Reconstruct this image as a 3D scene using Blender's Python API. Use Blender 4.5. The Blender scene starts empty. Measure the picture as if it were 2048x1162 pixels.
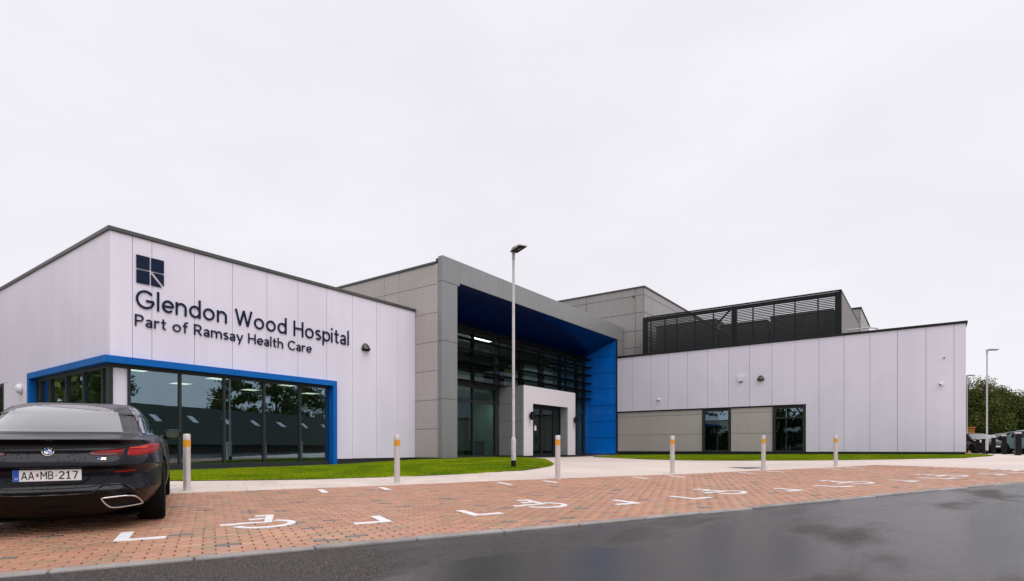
import bpy, bmesh, math, random
import numpy as np
from mathutils import Vector, Matrix
from mathutils.bvhtree import BVHTree
from mathutils.geometry import tessellate_polygon

random.seed(7); RNG = np.random.default_rng(7)
scene = bpy.context.scene
COL = scene.collection
rad = math.radians

# ------------------------------------------------------------------ camera, sky, sun, exposure
# world axes = building axes: +x runs along the front of the white wing, +y runs back along its side.
# The camera stands at x=0, y=0; heights are measured from CAM_Z.
F, CX, HY = 1146.0, 1024.0, 898.0              # photo pixels: focal length, centre, horizon row
CAM_Z = 0.80
A = math.sin(rad(35.85)); B = math.cos(rad(35.85))
cd = bpy.data.cameras.new('camera'); cam = bpy.data.objects.new('camera', cd); COL.objects.link(cam)
cam.location = (0, 0, CAM_Z); cam.rotation_euler = (rad(90), 0, -math.atan2(B, A))
cd.sensor_width = 36; cd.lens = 36 * F / 2048; cd.shift_y = (HY - 581) / 2048; cd.clip_start = .05; cd.clip_end = 3000
scene.camera = cam
scene.render.resolution_x = 1024; scene.render.resolution_y = 581

world = bpy.data.worlds.new('World'); scene.world = world; world.use_nodes = True
SUN_EL, SUN_DIR = rad(60), Vector((-.25, -1.0))     # direction towards the sun (behind and left of the camera)
nt = world.node_tree; N = nt.nodes; L = nt.links; N.clear()
out = N.new('ShaderNodeOutputWorld'); bg = N.new('ShaderNodeBackground'); L.new(bg.outputs[0], out.inputs[0])
sky = N.new('ShaderNodeTexSky'); sky.sky_type = 'NISHITA'; sky.sun_disc = False
sky.sun_elevation = SUN_EL; sky.sun_rotation = math.atan2(SUN_DIR.x, SUN_DIR.y)
tc = N.new('ShaderNodeTexCoord'); mp = N.new('ShaderNodeMapping'); mp.inputs['Scale'].default_value = (1, 1, 2.6)
L.new(tc.outputs['Generated'], mp.inputs[0])
nz = N.new('ShaderNodeTexNoise'); nz.inputs['Scale'].default_value = 1.9; nz.inputs['Detail'].default_value = 6; nz.inputs['Roughness'].default_value = .55
L.new(mp.outputs[0], nz.inputs[0])
cr = N.new('ShaderNodeValToRGB'); cr.color_ramp.elements[0].position = .28; cr.color_ramp.elements[1].position = .72
cr.color_ramp.elements[0].color = (.865, .85, .90, 1); cr.color_ramp.elements[1].color = (.995, .97, 1.03, 1)
L.new(nz.outputs[0], cr.inputs[0])
sc = N.new('ShaderNodeVectorMath'); sc.operation = 'SCALE'; sc.inputs['Scale'].default_value = .10; L.new(sky.outputs[0], sc.inputs[0])
mx = N.new('ShaderNodeMix'); mx.data_type = 'RGBA'; mx.inputs[0].default_value = .94      # a closed cloud deck with little sky through it
L.new(sc.outputs[0], mx.inputs[6]); L.new(cr.outputs[0], mx.inputs[7]); L.new(mx.outputs[2], bg.inputs[0])
bg.inputs[1].default_value = 1.0

sd = bpy.data.lights.new('sun', 'SUN'); sun = bpy.data.objects.new('sun', sd); COL.objects.link(sun)
sd.energy = 1.5; sd.angle = rad(50); sd.color = (1, .975, .95)
dv = Vector((SUN_DIR.x, SUN_DIR.y, 0)).normalized() * math.cos(SUN_EL) + Vector((0, 0, math.sin(SUN_EL)))
sun.rotation_euler = dv.to_track_quat('Z', 'Y').to_euler(); sun.location = (0, 0, 30)

vs = scene.view_settings
vs.view_transform = 'Standard'; vs.look = 'None'; vs.exposure = 0.0; vs.gamma = 1; vs.use_curve_mapping = False
scene.render.engine = 'CYCLES'

# ------------------------------------------------------------------ pixel <-> place helpers
def tn(px): return (px - CX) / F
def c2w(X, Z): return (X * A + Z * B, -X * B + Z * A)            # camera right / depth -> world x, y
def on_y(px, y0):                                                # wall plane y = y0: world x and depth seen in column px
    t = tn(px); Z = y0 / (A - t * B); return Z * (t * A + B), Z
def on_x(px, x0):
    t = tn(px); Z = x0 / (t * A + B); return Z * (A - t * B), Z
def zz(py, Z): return CAM_Z - (py - HY) * Z / F                  # height seen at row py at depth Z
SX, SY = .8962, -.4436                                           # kerb direction s in world; t is across the bays
def st2w(s, t): return (s * SX - t * SY, s * SY + t * SX)
def w2st(x, y): return (x * SX + y * SY, -x * SY + y * SX)
PARK_ROT = math.atan2(SY, SX)
def w2c(x, y): return (x * A - y * B, x * B + y * A)

# ground heights: thin-plate surface through measured contact points (camera frame, metres below the eye)
CPT = [(-5.661, 9.965, -.739), (-2.337, 11.694, -.714), (1.080, 13.172, -.690), (4.307, 15.28, -.653), (7.333, 16.609, -.609), (10.484, 18.484, -.565)]
for s, z in [(-6, -.93), (0, -.865), (5, -.79), (10, -.69), (15, -.61), (22, -.5)]: CPT.append((.885 * s - .466 * 5.05, .466 * s + .885 * 5.05, z))
for s, z in [(-10, -1.0), (0, -.93), (10, -.78), (20, -.6)]: CPT.append((.885 * s + .932, .466 * s - 1.77, z))
CPT += [(-11.5, 14, -.66), (-10.2, 14.3, -.62), (-6, 20, -.57), (-4.1, 23.2, -.46), (-2.7, 22.3, -.41), (-.03, 15.8, -.51), (1.5, 27.9, -.42), (3.2, 31, -.42),
        (6.4, 34.9, -.38), (14.5, 29, -.29), (20.2, 25.2, -.265), (22, 25, -.27), (31, 38, -.3), (45, 60, -.3), (26, 31, -.28), (60, 90, -.3), (0, 60, -.45),
        (-30, 40, -.8), (-40, 10, -1.0), (-30, -20, -1.1), (0, -30, -1.05), (40, -20, -.8), (60, 20, -.4)]
CPT = np.array(CPT); _n = len(CPT)
def _phi(r2): return np.where(r2 > 1e-12, r2 * np.log(np.maximum(r2, 1e-12)), 0)
_K = _phi(((CPT[:, None, :2] - CPT[None, :, :2]) ** 2).sum(2)) + np.eye(_n) * 3.0
_Q = np.c_[np.ones(_n), CPT[:, :2]]
_W = np.linalg.solve(np.block([[_K, _Q], [_Q.T, np.zeros((3, 3))]]), np.r_[CPT[:, 2], 0, 0, 0])
def gza(x, y):                                                   # arrays of world x, y -> ground height
    x = np.atleast_1d(x).astype(float); y = np.atleast_1d(y).astype(float)
    X = x * A - y * B; Z = x * B + y * A
    r = np.hypot(X, Z - 15); k = np.minimum(1, 75 / np.maximum(r, 1e-6)); X = X * k; Z = 15 + (Z - 15) * k
    r2 = (X[:, None] - CPT[None, :, 0]) ** 2 + (Z[:, None] - CPT[None, :, 1]) ** 2
    return np.clip(_phi(r2) @ _W[:_n] + _W[_n] + _W[_n + 1] * X + _W[_n + 2] * Z, -1.3, -.1) + CAM_Z
def gz(x, y): return float(gza(x, y)[0])
def gpt(px, py):                                                 # ground point seen at a pixel (world x, y)
    zs = np.linspace(1.5, 75, 4000); tx = tn(px); ty = (py - HY) / F
    x = tx * zs * A + zs * B; y = -tx * zs * B + zs * A
    d = gza(x, y) - CAM_Z + ty * zs; i = int(np.argmax(d >= 0)); return (x[i], y[i])

# ------------------------------------------------------------------ materials
MATS = {}
def S(r, g, b):                                                  # sRGB 0-255 -> linear
    return tuple(((c / 255 + .055) / 1.055) ** 2.4 if c > 10 else c / 255 / 12.92 for c in (r, g, b))
def mat(name, col, rough=.5, metal=0, var=.06, vscale=2.0, fine=0, fscale=60, bump=0, bscale=80, coat=0, spec=.5,
        ribs=None, rib_pitch=.1, rib_depth=.002, rvar=0, emit=0, streak=0):
    if name in MATS: return MATS[name]
    m = bpy.data.materials.new(name); m.use_nodes = True; MATS[name] = m
    nt = m.node_tree; n = nt.nodes; l = nt.links; p = n['Principled BSDF']
    p.inputs['Roughness'].default_value = rough; p.inputs['Metallic'].default_value = metal
    p.inputs['Coat Weight'].default_value = coat; p.inputs['Coat Roughness'].default_value = .06; p.inputs['Specular IOR Level'].default_value = spec
    g = n.new('ShaderNodeNewGeometry'); pos = g.outputs['Position']
    def noise(scale, detail=4, vec=pos):
        t = n.new('ShaderNodeTexNoise'); t.inputs['Scale'].default_value = scale; t.inputs['Detail'].default_value = detail; l.new(vec, t.inputs['Vector']); return t.outputs[0]
    def mr(src, a, b, lo=.3, hi=.7):
        t = n.new('ShaderNodeMapRange'); t.inputs[1].default_value = lo; t.inputs[2].default_value = hi; t.inputs[3].default_value = a; t.inputs[4].default_value = b; l.new(src, t.inputs[0]); return t.outputs[0]
    def mul(a, b):
        t = n.new('ShaderNodeMath'); t.operation = 'MULTIPLY'; l.new(a, t.inputs[0]); l.new(b, t.inputs[1]); return t.outputs[0]
    f = mr(noise(vscale), 1 - var, 1 + var)
    oi = n.new('ShaderNodeObjectInfo'); f = mul(f, mr(oi.outputs['Random'], 1 - var * .5, 1 + var * .5, 0, 1))
    if fine: f = mul(f, mr(noise(fscale, 3), 1 - fine, 1 + fine))
    if streak:
        mpn = n.new('ShaderNodeMapping'); mpn.inputs['Scale'].default_value = (2.2, 2.2, .12); l.new(pos, mpn.inputs[0])
        f = mul(f, mr(noise(1.6, 5, mpn.outputs[0]), 1 - streak, 1.0, .35, .6))
    vm = n.new('ShaderNodeVectorMath'); vm.operation = 'SCALE'; vm.inputs[0].default_value = col; l.new(f, vm.inputs['Scale']); l.new(vm.outputs[0], p.inputs['Base Color'])
    if rvar: l.new(mr(noise(vscale * 1.7, 5), max(.02, rough - rvar), min(1, rough + rvar)), p.inputs['Roughness'])
    h = None
    if ribs:
        sx = n.new('ShaderNodeSeparateXYZ'); l.new(pos, sx.inputs[0]); k = n.new('ShaderNodeMath'); k.operation = 'MULTIPLY'; k.inputs[1].default_value = 2 * math.pi / rib_pitch
        l.new(sx.outputs['XYZ'.index(ribs)], k.inputs[0]); sn = n.new('ShaderNodeMath'); sn.operation = 'SINE'; l.new(k.outputs[0], sn.inputs[0])
        bp = n.new('ShaderNodeBump'); bp.inputs['Distance'].default_value = rib_depth; bp.inputs['Strength'].default_value = 1; l.new(mr(sn.outputs[0], 0, 1, .2, .95), bp.inputs['Height']); h = bp.outputs[0]
    if bump:
        bp = n.new('ShaderNodeBump'); bp.inputs['Distance'].default_value = bump; bp.inputs['Strength'].default_value = 1; l.new(noise(bscale, 3), bp.inputs['Height'])
        if h: l.new(h, bp.inputs['Normal'])
        h = bp.outputs[0]
    if h: l.new(h, p.inputs['Normal'])
    if emit: p.inputs['Emission Color'].default_value = (*col, 1); p.inputs['Emission Strength'].default_value = emit
    return m

WHITE_X = mat('white_panel_front', (.835, .79, .90), .38, var=.035, vscale=.5, ribs='X', rib_pitch=.125, rib_depth=.0003, streak=.03, bump=.0022, bscale=1.3)
WHITE_Y = mat('white_panel_side', (.835, .79, .90), .38, var=.035, vscale=.5, ribs='Y', rib_pitch=.125, rib_depth=.0003, streak=.03, bump=.0022, bscale=1.3)
BEIGE = mat('beige_panel', (.50, .455, .425), .45, var=.03, vscale=.5, ribs='Z', rib_pitch=.1, rib_depth=.003, streak=.04)
GREYP = mat('grey_panel', (.27, .275, .275), .38, metal=.25, var=.05, vscale=.6, streak=.05, bump=.0006, bscale=2.5)
GREYM = mat('grey_block_panel', (.36, .335, .325), .45, var=.04, vscale=.5, streak=.05)
PORCHW = mat('porch_white', (.74, .685, .72), .4, var=.02, vscale=.5, ribs='X', rib_pitch=.09, rib_depth=.0008)
PORCHG = mat('porch_grey', (.36, .36, .365), .4, metal=.15, var=.04, vscale=.8)
DARK = mat('dark_trim', (.018, .020, .022), .5, spec=.2, var=.1, vscale=4)
COPING = mat('coping', (.085, .088, .085), .42, metal=.3, var=.08, vscale=2)
BACKING = mat('joint_backing', (.06, .06, .06), .8)
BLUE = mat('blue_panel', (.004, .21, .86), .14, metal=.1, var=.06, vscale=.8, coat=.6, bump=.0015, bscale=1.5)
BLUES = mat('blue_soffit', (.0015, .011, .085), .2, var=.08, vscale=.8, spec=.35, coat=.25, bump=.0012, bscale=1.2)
BLUEF = mat('blue_frame', (.001, .135, .50), .4, var=.07, vscale=1.2, spec=.2)
MULL = mat('mullion', (.032, .037, .039), .45, spec=.25, var=.08)
NAVY = mat('navy_letter', (.004, .012, .042), .55, var=.05, spec=.2)
ROOFM = mat('roof_membrane', (.2, .2, .2), .8)
INWALL = mat('interior_wall', (.5, .52, .49), .8, var=.05)
INGREEN = mat('interior_green', (.12, .24, .19), .7, var=.08)
INLOB = mat('lobby_green', (.30, .44, .38), .7, var=.05)
INFLOOR = mat('interior_floor', (.16, .15, .14), .35, var=.1)
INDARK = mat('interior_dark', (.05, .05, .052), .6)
INYEL = mat('interior_yellow', (.55, .42, .04), .6)
LIGHTP = mat('light_panel', (1, .80, .74), .4, emit=3.6)
LIGHTL = mat('lobby_light_panel', (1, .93, .86), .4, emit=7)
STEEL = mat('brushed_steel', (.66, .63, .62), .42, metal=.45, var=.06, vscale=5)
GALV = mat('galvanised', (.60, .57, .585), .5, metal=.25, var=.12, vscale=9, fine=.08, fscale=50)
YBAND = mat('yellow_band', (.72, .33, .012), .45, var=.06)
BLACKP = mat('black_plastic', (.008, .008, .0075), .5, spec=.2, var=.1, vscale=20)
LAMPBODY = mat('lamp_body', (.065, .06, .05), .38, metal=.3, var=.12, vscale=20)
WPLAST = mat('white_plastic', (.78, .79, .84), .35)
KERB = mat('kerb_concrete', (.30, .275, .265), .7, var=.2, vscale=3, fine=.15, fscale=90, bump=.002, bscale=120, rvar=.15)
SLAB = mat('paving_slab', (.66, .555, .495), .62, var=.10, vscale=1.3, fine=.07, fscale=70, bump=.001, bscale=150, rvar=.12)
PAINT = mat('white_paint', (.80, .79, .80), .6, var=.05, vscale=5, fine=.10, fscale=30)
SAND = mat('joint_sand', (.030, .022, .018), .9, var=.2, vscale=12)
SOIL = mat('soil', (.05, .085, .008), .95, var=.3, vscale=3)
PLINTH = mat('plinth', (.022, .02, .02), .75, var=.25, vscale=6)
SCREEN = mat('louvre_metal', (.014, .0155, .0155), .5, spec=.25, var=.1)
BROWNM = mat('brown_cladding', (.20, .17, .155), .5, ribs='X', rib_pitch=.3, rib_depth=.02)
BARK = mat('bark', (.06, .045, .03), .9, var=.3, vscale=8, bump=.02, bscale=20)

def glass_mat(name, tint, refl, refl_col):
    m = bpy.data.materials.new(name); m.use_nodes = True; n = m.node_tree.nodes; l = m.node_tree.links; n.clear()
    o = n.new('ShaderNodeOutputMaterial'); t = n.new('ShaderNodeBsdfTransparent'); t.inputs[0].default_value = (*tint, 1)
    g = n.new('ShaderNodeBsdfGlossy'); g.inputs['Roughness'].default_value = .004; g.inputs[0].default_value = (*refl_col, 1)
    lw = n.new('ShaderNodeLayerWeight'); lw.inputs[0].default_value = .5; pw = n.new('ShaderNodeMath'); pw.operation = 'POWER'; pw.inputs[1].default_value = 5; l.new(lw.outputs['Facing'], pw.inputs[0])
    fr = n.new('ShaderNodeMath'); fr.operation = 'MULTIPLY_ADD'; fr.inputs[1].default_value = .95; fr.inputs[2].default_value = .04; l.new(pw.outputs[0], fr.inputs[0])
    ad = n.new('ShaderNodeMath'); ad.operation = 'ADD'; ad.use_clamp = True; ad.inputs[1].default_value = refl; l.new(fr.outputs[0], ad.inputs[0])
    tcn = n.new('ShaderNodeNewGeometry'); nz = n.new('ShaderNodeTexNoise'); nz.inputs['Scale'].default_value = .9; l.new(tcn.outputs['Position'], nz.inputs[0])
    bp = n.new('ShaderNodeBump'); bp.inputs['Distance'].default_value = .002; bp.inputs['Strength'].default_value = .5; l.new(nz.outputs[0], bp.inputs['Height']); l.new(bp.outputs[0], g.inputs['Normal'])
    mxs = n.new('ShaderNodeMixShader'); l.new(ad.outputs[0], mxs.inputs[0]); l.new(t.outputs[0], mxs.inputs[1]); l.new(g.outputs[0], mxs.inputs[2]); l.new(mxs.outputs[0], o.inputs[0])
    return m
GLASS = glass_mat('tinted_glass', (.50, .62, .56), .19, (.64, .84, 1.0))
GLASSC = glass_mat('lobby_glass', (.66, .76, .72), .015, (.70, .88, .95))

def attr_mat(name, attr, rough, rvar, fine, fscale, bump, bscale, spec=.5):
    m = bpy.data.materials.new(name); m.use_nodes = True; n = m.node_tree.nodes; l = m.node_tree.links; p = n['Principled BSDF']
    p.inputs['Specular IOR Level'].default_value = spec; at = n.new('ShaderNodeAttribute'); at.attribute_name = attr; g = n.new('ShaderNodeNewGeometry')
    def noise(s, d=4):
        t = n.new('ShaderNodeTexNoise'); t.inputs['Scale'].default_value = s; t.inputs['Detail'].default_value = d; l.new(g.outputs['Position'], t.inputs[0]); return t.outputs[0]
    def mr(src, a, b):
        t = n.new('ShaderNodeMapRange'); t.inputs[1].default_value = .3; t.inputs[2].default_value = .7; t.inputs[3].default_value = a; t.inputs[4].default_value = b; l.new(src, t.inputs[0]); return t.outputs[0]
    mu = n.new('ShaderNodeMath'); mu.operation = 'MULTIPLY'; l.new(mr(noise(fscale), 1 - fine, 1 + fine), mu.inputs[0]); l.new(mr(noise(.45, 5), .92, 1.07), mu.inputs[1])
    vm = n.new('ShaderNodeVectorMath'); vm.operation = 'SCALE'; l.new(at.outputs['Color'], vm.inputs[0]); l.new(mu.outputs[0], vm.inputs['Scale']); l.new(vm.outputs[0], p.inputs['Base Color'])
    l.new(mr(noise(.8, 5), rough - rvar, rough + rvar), p.inputs['Roughness'])
    if bump:
        bp = n.new('ShaderNodeBump'); bp.inputs['Distance'].default_value = bump; l.new(noise(bscale), bp.inputs['Height']); l.new(bp.outputs[0], p.inputs['Normal'])
    return m
BRICKM = attr_mat('block_paving', 'tint', .46, .06, .15, 70, .0012, 220)
GRASSM = attr_mat('grass_blades', 'tint', .7, .05, .12, 4, 0, 1, .08)
LEAFM = attr_mat('leaves', 'tint', .65, .05, .1, 2, 0, 1, .2)

# ------------------------------------------------------------------ mesh helpers
class MB:
    def __init__(self, xf=None): self.v = []; self.f = []; self.mi = []; self.xf = xf
    def pt(self, *p): self.v.append(tuple(self.xf(p)) if self.xf else tuple(p)); return len(self.v) - 1
    def face(self, pts, m=0): self.f.append([self.pt(*p) for p in pts]); self.mi.append(m); return self
    def box(self, x0, x1, y0, y1, z0, z1, b=0, m=0):
        X = sorted((x0, x1)); Y = sorted((y0, y1)); Z = sorted((z0, z1))
        b = min(b, .45 * (X[1] - X[0]), .45 * (Y[1] - Y[0]), .45 * (Z[1] - Z[0]))
        if b <= 0:
            i = [self.pt(X[k & 1], Y[k >> 1 & 1], Z[k >> 2 & 1]) for k in range(8)]
            for q in ((0, 2, 3, 1), (4, 5, 7, 6), (0, 1, 5, 4), (2, 6, 7, 3), (0, 4, 6, 2), (1, 3, 7, 5)): self.f.append([i[j] for j in q]); self.mi.append(m)
            return self
        I = {}
        for k in range(8):
            c = [X[k & 1], Y[k >> 1 & 1], Z[k >> 2 & 1]]; sg = [1 if not k & 1 else -1, 1 if not k >> 1 & 1 else -1, 1 if not k >> 2 & 1 else -1]
            for ax in range(3):
                p = [c[d] if d == ax else c[d] + sg[d] * b for d in range(3)]; I[k, ax] = self.pt(*p)
        for ax in range(3):
            o = [d for d in range(3) if d != ax]
            for s in (0, 1):
                ks = [(s << ax) | (p << o[0]) | (q << o[1]) for p, q in ((0, 0), (1, 0), (1, 1), (0, 1))]
                self.f.append([I[k, ax] for k in ks]); self.mi.append(m)
            for p in (0, 1):                                      # edges running along ax
                for q in (0, 1):
                    k0 = (p << o[0]) | (q << o[1]); k1 = k0 | (1 << ax)
                    self.f.append([I[k0, o[0]], I[k1, o[0]], I[k1, o[1]], I[k0, o[1]]]); self.mi.append(m)
        for k in range(8): self.f.append([I[k, 0], I[k, 1], I[k, 2]]); self.mi.append(m)
        return self
    def prism(self, poly, fn, h0, h1, m=0):                       # poly of 2-D points, fn(a, b, h) -> xyz
        n = len(poly); lo = [self.pt(*fn(a, b, h0)) for a, b in poly]; hi = [self.pt(*fn(a, b, h1)) for a, b in poly]
        self.f.append(lo[::-1]); self.f.append(hi); self.mi += [m, m]
        for i in range(n): self.f.append([lo[i], lo[(i + 1) % n], hi[(i + 1) % n], hi[i]]); self.mi.append(m)
        return self
    def tube(self, pts, r, n=10, m=0, cap=True):
        pts = [Vector(p) for p in pts]; rs = r if isinstance(r, (list, tuple)) else [r] * len(pts); rings = []
        for i, p in enumerate(pts):
            d = (pts[min(i + 1, len(pts) - 1)] - pts[max(i - 1, 0)]); d = d.normalized() if d.length > 1e-9 else Vector((0, 0, 1))
            a = d.orthogonal().normalized() if i == 0 else (a - d * a.dot(d)).normalized(); c = d.cross(a)
            rings.append([self.pt(*(p + (a * math.cos(2 * math.pi * k / n) + c * math.sin(2 * math.pi * k / n)) * rs[i])) for k in range(n)])
        for q in range(len(rings) - 1):
            for k in range(n): self.f.append([rings[q][k], rings[q][(k + 1) % n], rings[q + 1][(k + 1) % n], rings[q + 1][k]]); self.mi.append(m)
        if cap: self.f.append(rings[0][::-1]); self.f.append(rings[-1]); self.mi += [m, m]
        return self
    def lathe(self, prof, c=(0, 0, 0), n=20, m=0):                # prof of (r, z)
        rings = [[self.pt(c[0] + r * math.cos(2 * math.pi * k / n), c[1] + r * math.sin(2 * math.pi * k / n), c[2] + z) for k in range(n)] for r, z in prof]
        for q in range(len(rings) - 1):
            for k in range(n): self.f.append([rings[q][k], rings[q][(k + 1) % n], rings[q + 1][(k + 1) % n], rings[q + 1][k]]); self.mi.append(m)
        self.f.append(rings[0][::-1]); self.f.append(rings[-1]); self.mi += [m, m]
        return self
    def build(self, name, mats, parent=None, smooth=False, local=False, fix=True, **tags):
        v = np.array(self.v, dtype=float); o = np.array([(v[:, 0].min() + v[:, 0].max()) / 2, (v[:, 1].min() + v[:, 1].max()) / 2, v[:, 2].min()])
        me = bpy.data.meshes.new(name); me.from_pydata((v - o).tolist(), [], self.f)
        for mm in (mats if isinstance(mats, (list, tuple)) else [mats]): me.materials.append(mm)
        if any(self.mi): me.polygons.foreach_set('material_index', self.mi)
        if fix:
            bm = bmesh.new(); bm.from_mesh(me); bmesh.ops.recalc_face_normals(bm, faces=bm.faces); bm.to_mesh(me); bm.free()
        if smooth: auto_smooth(me, smooth if smooth is not True else 40)
        return link(name, me, Vector(o), parent, local, **tags)
def auto_smooth(me, ang):
    me.polygons.foreach_set('use_smooth', [True] * len(me.polygons)); bm = bmesh.new(); bm.from_mesh(me); c = rad(ang)
    for e in bm.edges:
        if len(e.link_faces) == 2 and e.calc_face_angle(0) > c: e.smooth = False
    bm.to_mesh(me); bm.free()
WL = {}
def link(name, me, loc, parent=None, local=False, **tags):
    ob = bpy.data.objects.new(name, me); COL.objects.link(ob); loc = Vector(loc)
    if parent is not None:
        ob.parent = parent; ob.location = loc if local else loc - WL.get(parent.name, Vector())
        if local: WL[ob.name] = loc
        else: WL[ob.name] = loc
    else: ob.location = loc; WL[ob.name] = loc
    for k, t in tags.items(): ob[k] = t
    return ob
def sub(parent_local_ob, mb, name, mats, **kw):                   # a sub-part under a part that itself sits in local (rotated) space
    ob = mb.build(name, mats, None, local=True, **kw); ob.parent = parent_local_ob; ob.location = ob.location - WL[parent_local_ob.name]; return ob
def empty(name, loc, rotz=0, **tags):
    ob = bpy.data.objects.new(name, None); COL.objects.link(ob); ob.location = loc; ob.rotation_euler = (0, 0, rotz); ob.empty_display_size = .2
    WL[ob.name] = Vector(loc)
    for k, t in tags.items(): ob[k] = t
    return ob
def copy_tree(o, parent=None):
    c = o.copy(); COL.objects.link(c); c.parent = parent
    for ch in list(o.children): copy_tree(ch, c)
    return c
def inpoly(x, y, poly):
    r = False; n = len(poly)
    for i in range(n):
        x0, y0 = poly[i]; x1, y1 = poly[i - 1]
        if (y0 > y) != (y1 > y) and x < (x1 - x0) * (y - y0) / (y1 - y0) + x0: r = not r
    return r
def sheet(name, poly, dz, step, m, **tags):                       # ground sheet cut from a polygon, following the terrain
    bm = bmesh.new(); vs_ = [bm.verts.new((x, y, 0)) for x, y in poly]
    for tri in tessellate_polygon([[Vector((x, y, 0)) for x, y in poly]]): bm.faces.new([vs_[i] for i in tri])
    xs = [p[0] for p in poly]; ys = [p[1] for p in poly]
    for ax, (lo, hi) in enumerate(((min(xs), max(xs)), (min(ys), max(ys)))):
        k = math.ceil(lo / step) * step
        while k < hi:
            co = [0, 0, 0]; co[ax] = k; no = [0, 0, 0]; no[ax] = 1
            bmesh.ops.bisect_plane(bm, geom=bm.verts[:] + bm.edges[:] + bm.faces[:], plane_co=co, plane_no=no); k += step
    P = np.array([v.co[:] for v in bm.verts]); z = gza(P[:, 0], P[:, 1]) + dz
    for v, h in zip(bm.verts, z): v.co.z = h
    bmesh.ops.recalc_face_normals(bm, faces=bm.faces)
    if bm.faces and sum(f.normal.z for f in bm.faces) < 0: bmesh.ops.reverse_faces(bm, faces=bm.faces[:])
    for f in bm.faces: f.smooth = True
    me = bpy.data.meshes.new(name); bm.to_mesh(me); bm.free(); me.materials.append(m)
    return link(name, me, (0, 0, 0), **tags)

# ------------------------------------------------------------------ the setting: road, paving, lawns
def asphalt():
    m = bpy.data.materials.new('damp_asphalt'); m.use_nodes = True; n = m.node_tree.nodes; l = m.node_tree.links; p = n['Principled BSDF']
    g = n.new('ShaderNodeNewGeometry'); pos = g.outputs['Position']
    def noise(s, d=4, vec=pos, r=.5):
        t = n.new('ShaderNodeTexNoise'); t.inputs['Scale'].default_value = s; t.inputs['Detail'].default_value = d; t.inputs['Roughness'].default_value = r; l.new(vec, t.inputs[0]); return t.outputs[0]
    def mr(src, a, b, lo, hi):
        t = n.new('ShaderNodeMapRange'); t.interpolation_type = 'SMOOTHSTEP'; t.inputs[1].default_value = lo; t.inputs[2].default_value = hi; t.inputs[3].default_value = a; t.inputs[4].default_value = b; l.new(src, t.inputs[0]); return t.outputs[0]
    mp = n.new('ShaderNodeMapping'); mp.inputs['Rotation'].default_value = (0, 0, -PARK_ROT); mp.inputs['Scale'].default_value = (.55, 1.25, 1); mp.inputs['Location'].default_value = (2.3, .4, 0); l.new(pos, mp.inputs[0])
    sxy = n.new('ShaderNodeSeparateXYZ'); l.new(pos, sxy.inputs[0])
    side_ = mr(sxy.outputs[0], -.07, .13, 2.0, 7.0)                  # the road falls and holds more water towards the right
    wn = n.new('ShaderNodeMath'); wn.operation = 'ADD'; l.new(noise(.55, 5, mp.outputs[0], .55), wn.inputs[0]); l.new(side_, wn.inputs[1])
    px_, py_ = st2w(2.5, 3.35)                                        # one standing puddle in front of the bays
    pm = n.new('ShaderNodeMapping'); pm.vector_type = 'TEXTURE'; pm.inputs['Location'].default_value = (px_, py_, 0); pm.inputs['Rotation'].default_value = (0, 0, PARK_ROT); pm.inputs['Scale'].default_value = (2.0, .95, 8); l.new(pos, pm.inputs[0])
    pg = n.new('ShaderNodeTexGradient'); pg.gradient_type = 'SPHERICAL'; l.new(pm.outputs[0], pg.inputs[0])
    w2 = n.new('ShaderNodeMath'); w2.operation = 'MULTIPLY_ADD'; l.new(pg.outputs[1], w2.inputs[0]); w2.inputs[1].default_value = .30; l.new(wn.outputs[0], w2.inputs[2])
    wet = mr(w2.outputs[0], 0, 1, .37, .70)         # 1 = wet film, 0 = only damp
    ag = noise(170, 2); ag2 = noise(48, 4); hm0 = noise(95, 2)
    c = n.new('ShaderNodeMix'); c.data_type = 'RGBA'; l.new(wet, c.inputs[0]); c.inputs[6].default_value = (.058, .049, .044, 1); c.inputs[7].default_value = (.007, .0065, .0065, 1)
    v = n.new('ShaderNodeVectorMath'); v.operation = 'SCALE'; l.new(c.outputs[2], v.inputs[0])
    k = n.new('ShaderNodeMath'); k.operation = 'MULTIPLY'; l.new(mr(hm0, .3, 2.1, .36, .66), k.inputs[0]); l.new(mr(ag2, .65, 1.35, .3, .7), k.inputs[1]); l.new(k.outputs[0], v.inputs['Scale']); l.new(v.outputs[0], p.inputs['Base Color'])
    l.new(mr(wet, .66, .13, 0, 1), p.inputs['Roughness']); l.new(mr(wet, .22, .85, 0, 1), p.inputs['Specular IOR Level'])
    bp = n.new('ShaderNodeBump'); bp.inputs['Strength'].default_value = .8; l.new(mr(wet, .006, .0024, 0, 1), bp.inputs['Distance']); hm = n.new('ShaderNodeMath'); hm.operation = 'MULTIPLY_ADD'; l.new(noise(62, 3), hm.inputs[0]); hm.inputs[1].default_value = 1.3; l.new(ag, hm.inputs[2]); l.new(hm.outputs[0], bp.inputs['Height'])
    bp2 = n.new('ShaderNodeBump'); bp2.inputs['Strength'].default_value = .6; bp2.inputs['Distance'].default_value = .008; l.new(noise(2.2, 3), bp2.inputs['Height']); l.new(bp.outputs[0], bp2.inputs['Normal'])
    l.new(bp2.outputs[0], p.inputs['Normal'])
    return m
ASPH = asphalt()
T_KERB, T_FAR = 5.27, 11.22
BR_END = [(19.5, 11.22), (19.6, 10.4), (19.45, 9.0), (18.95, 7.0), (18.5, T_KERB)]

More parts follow.
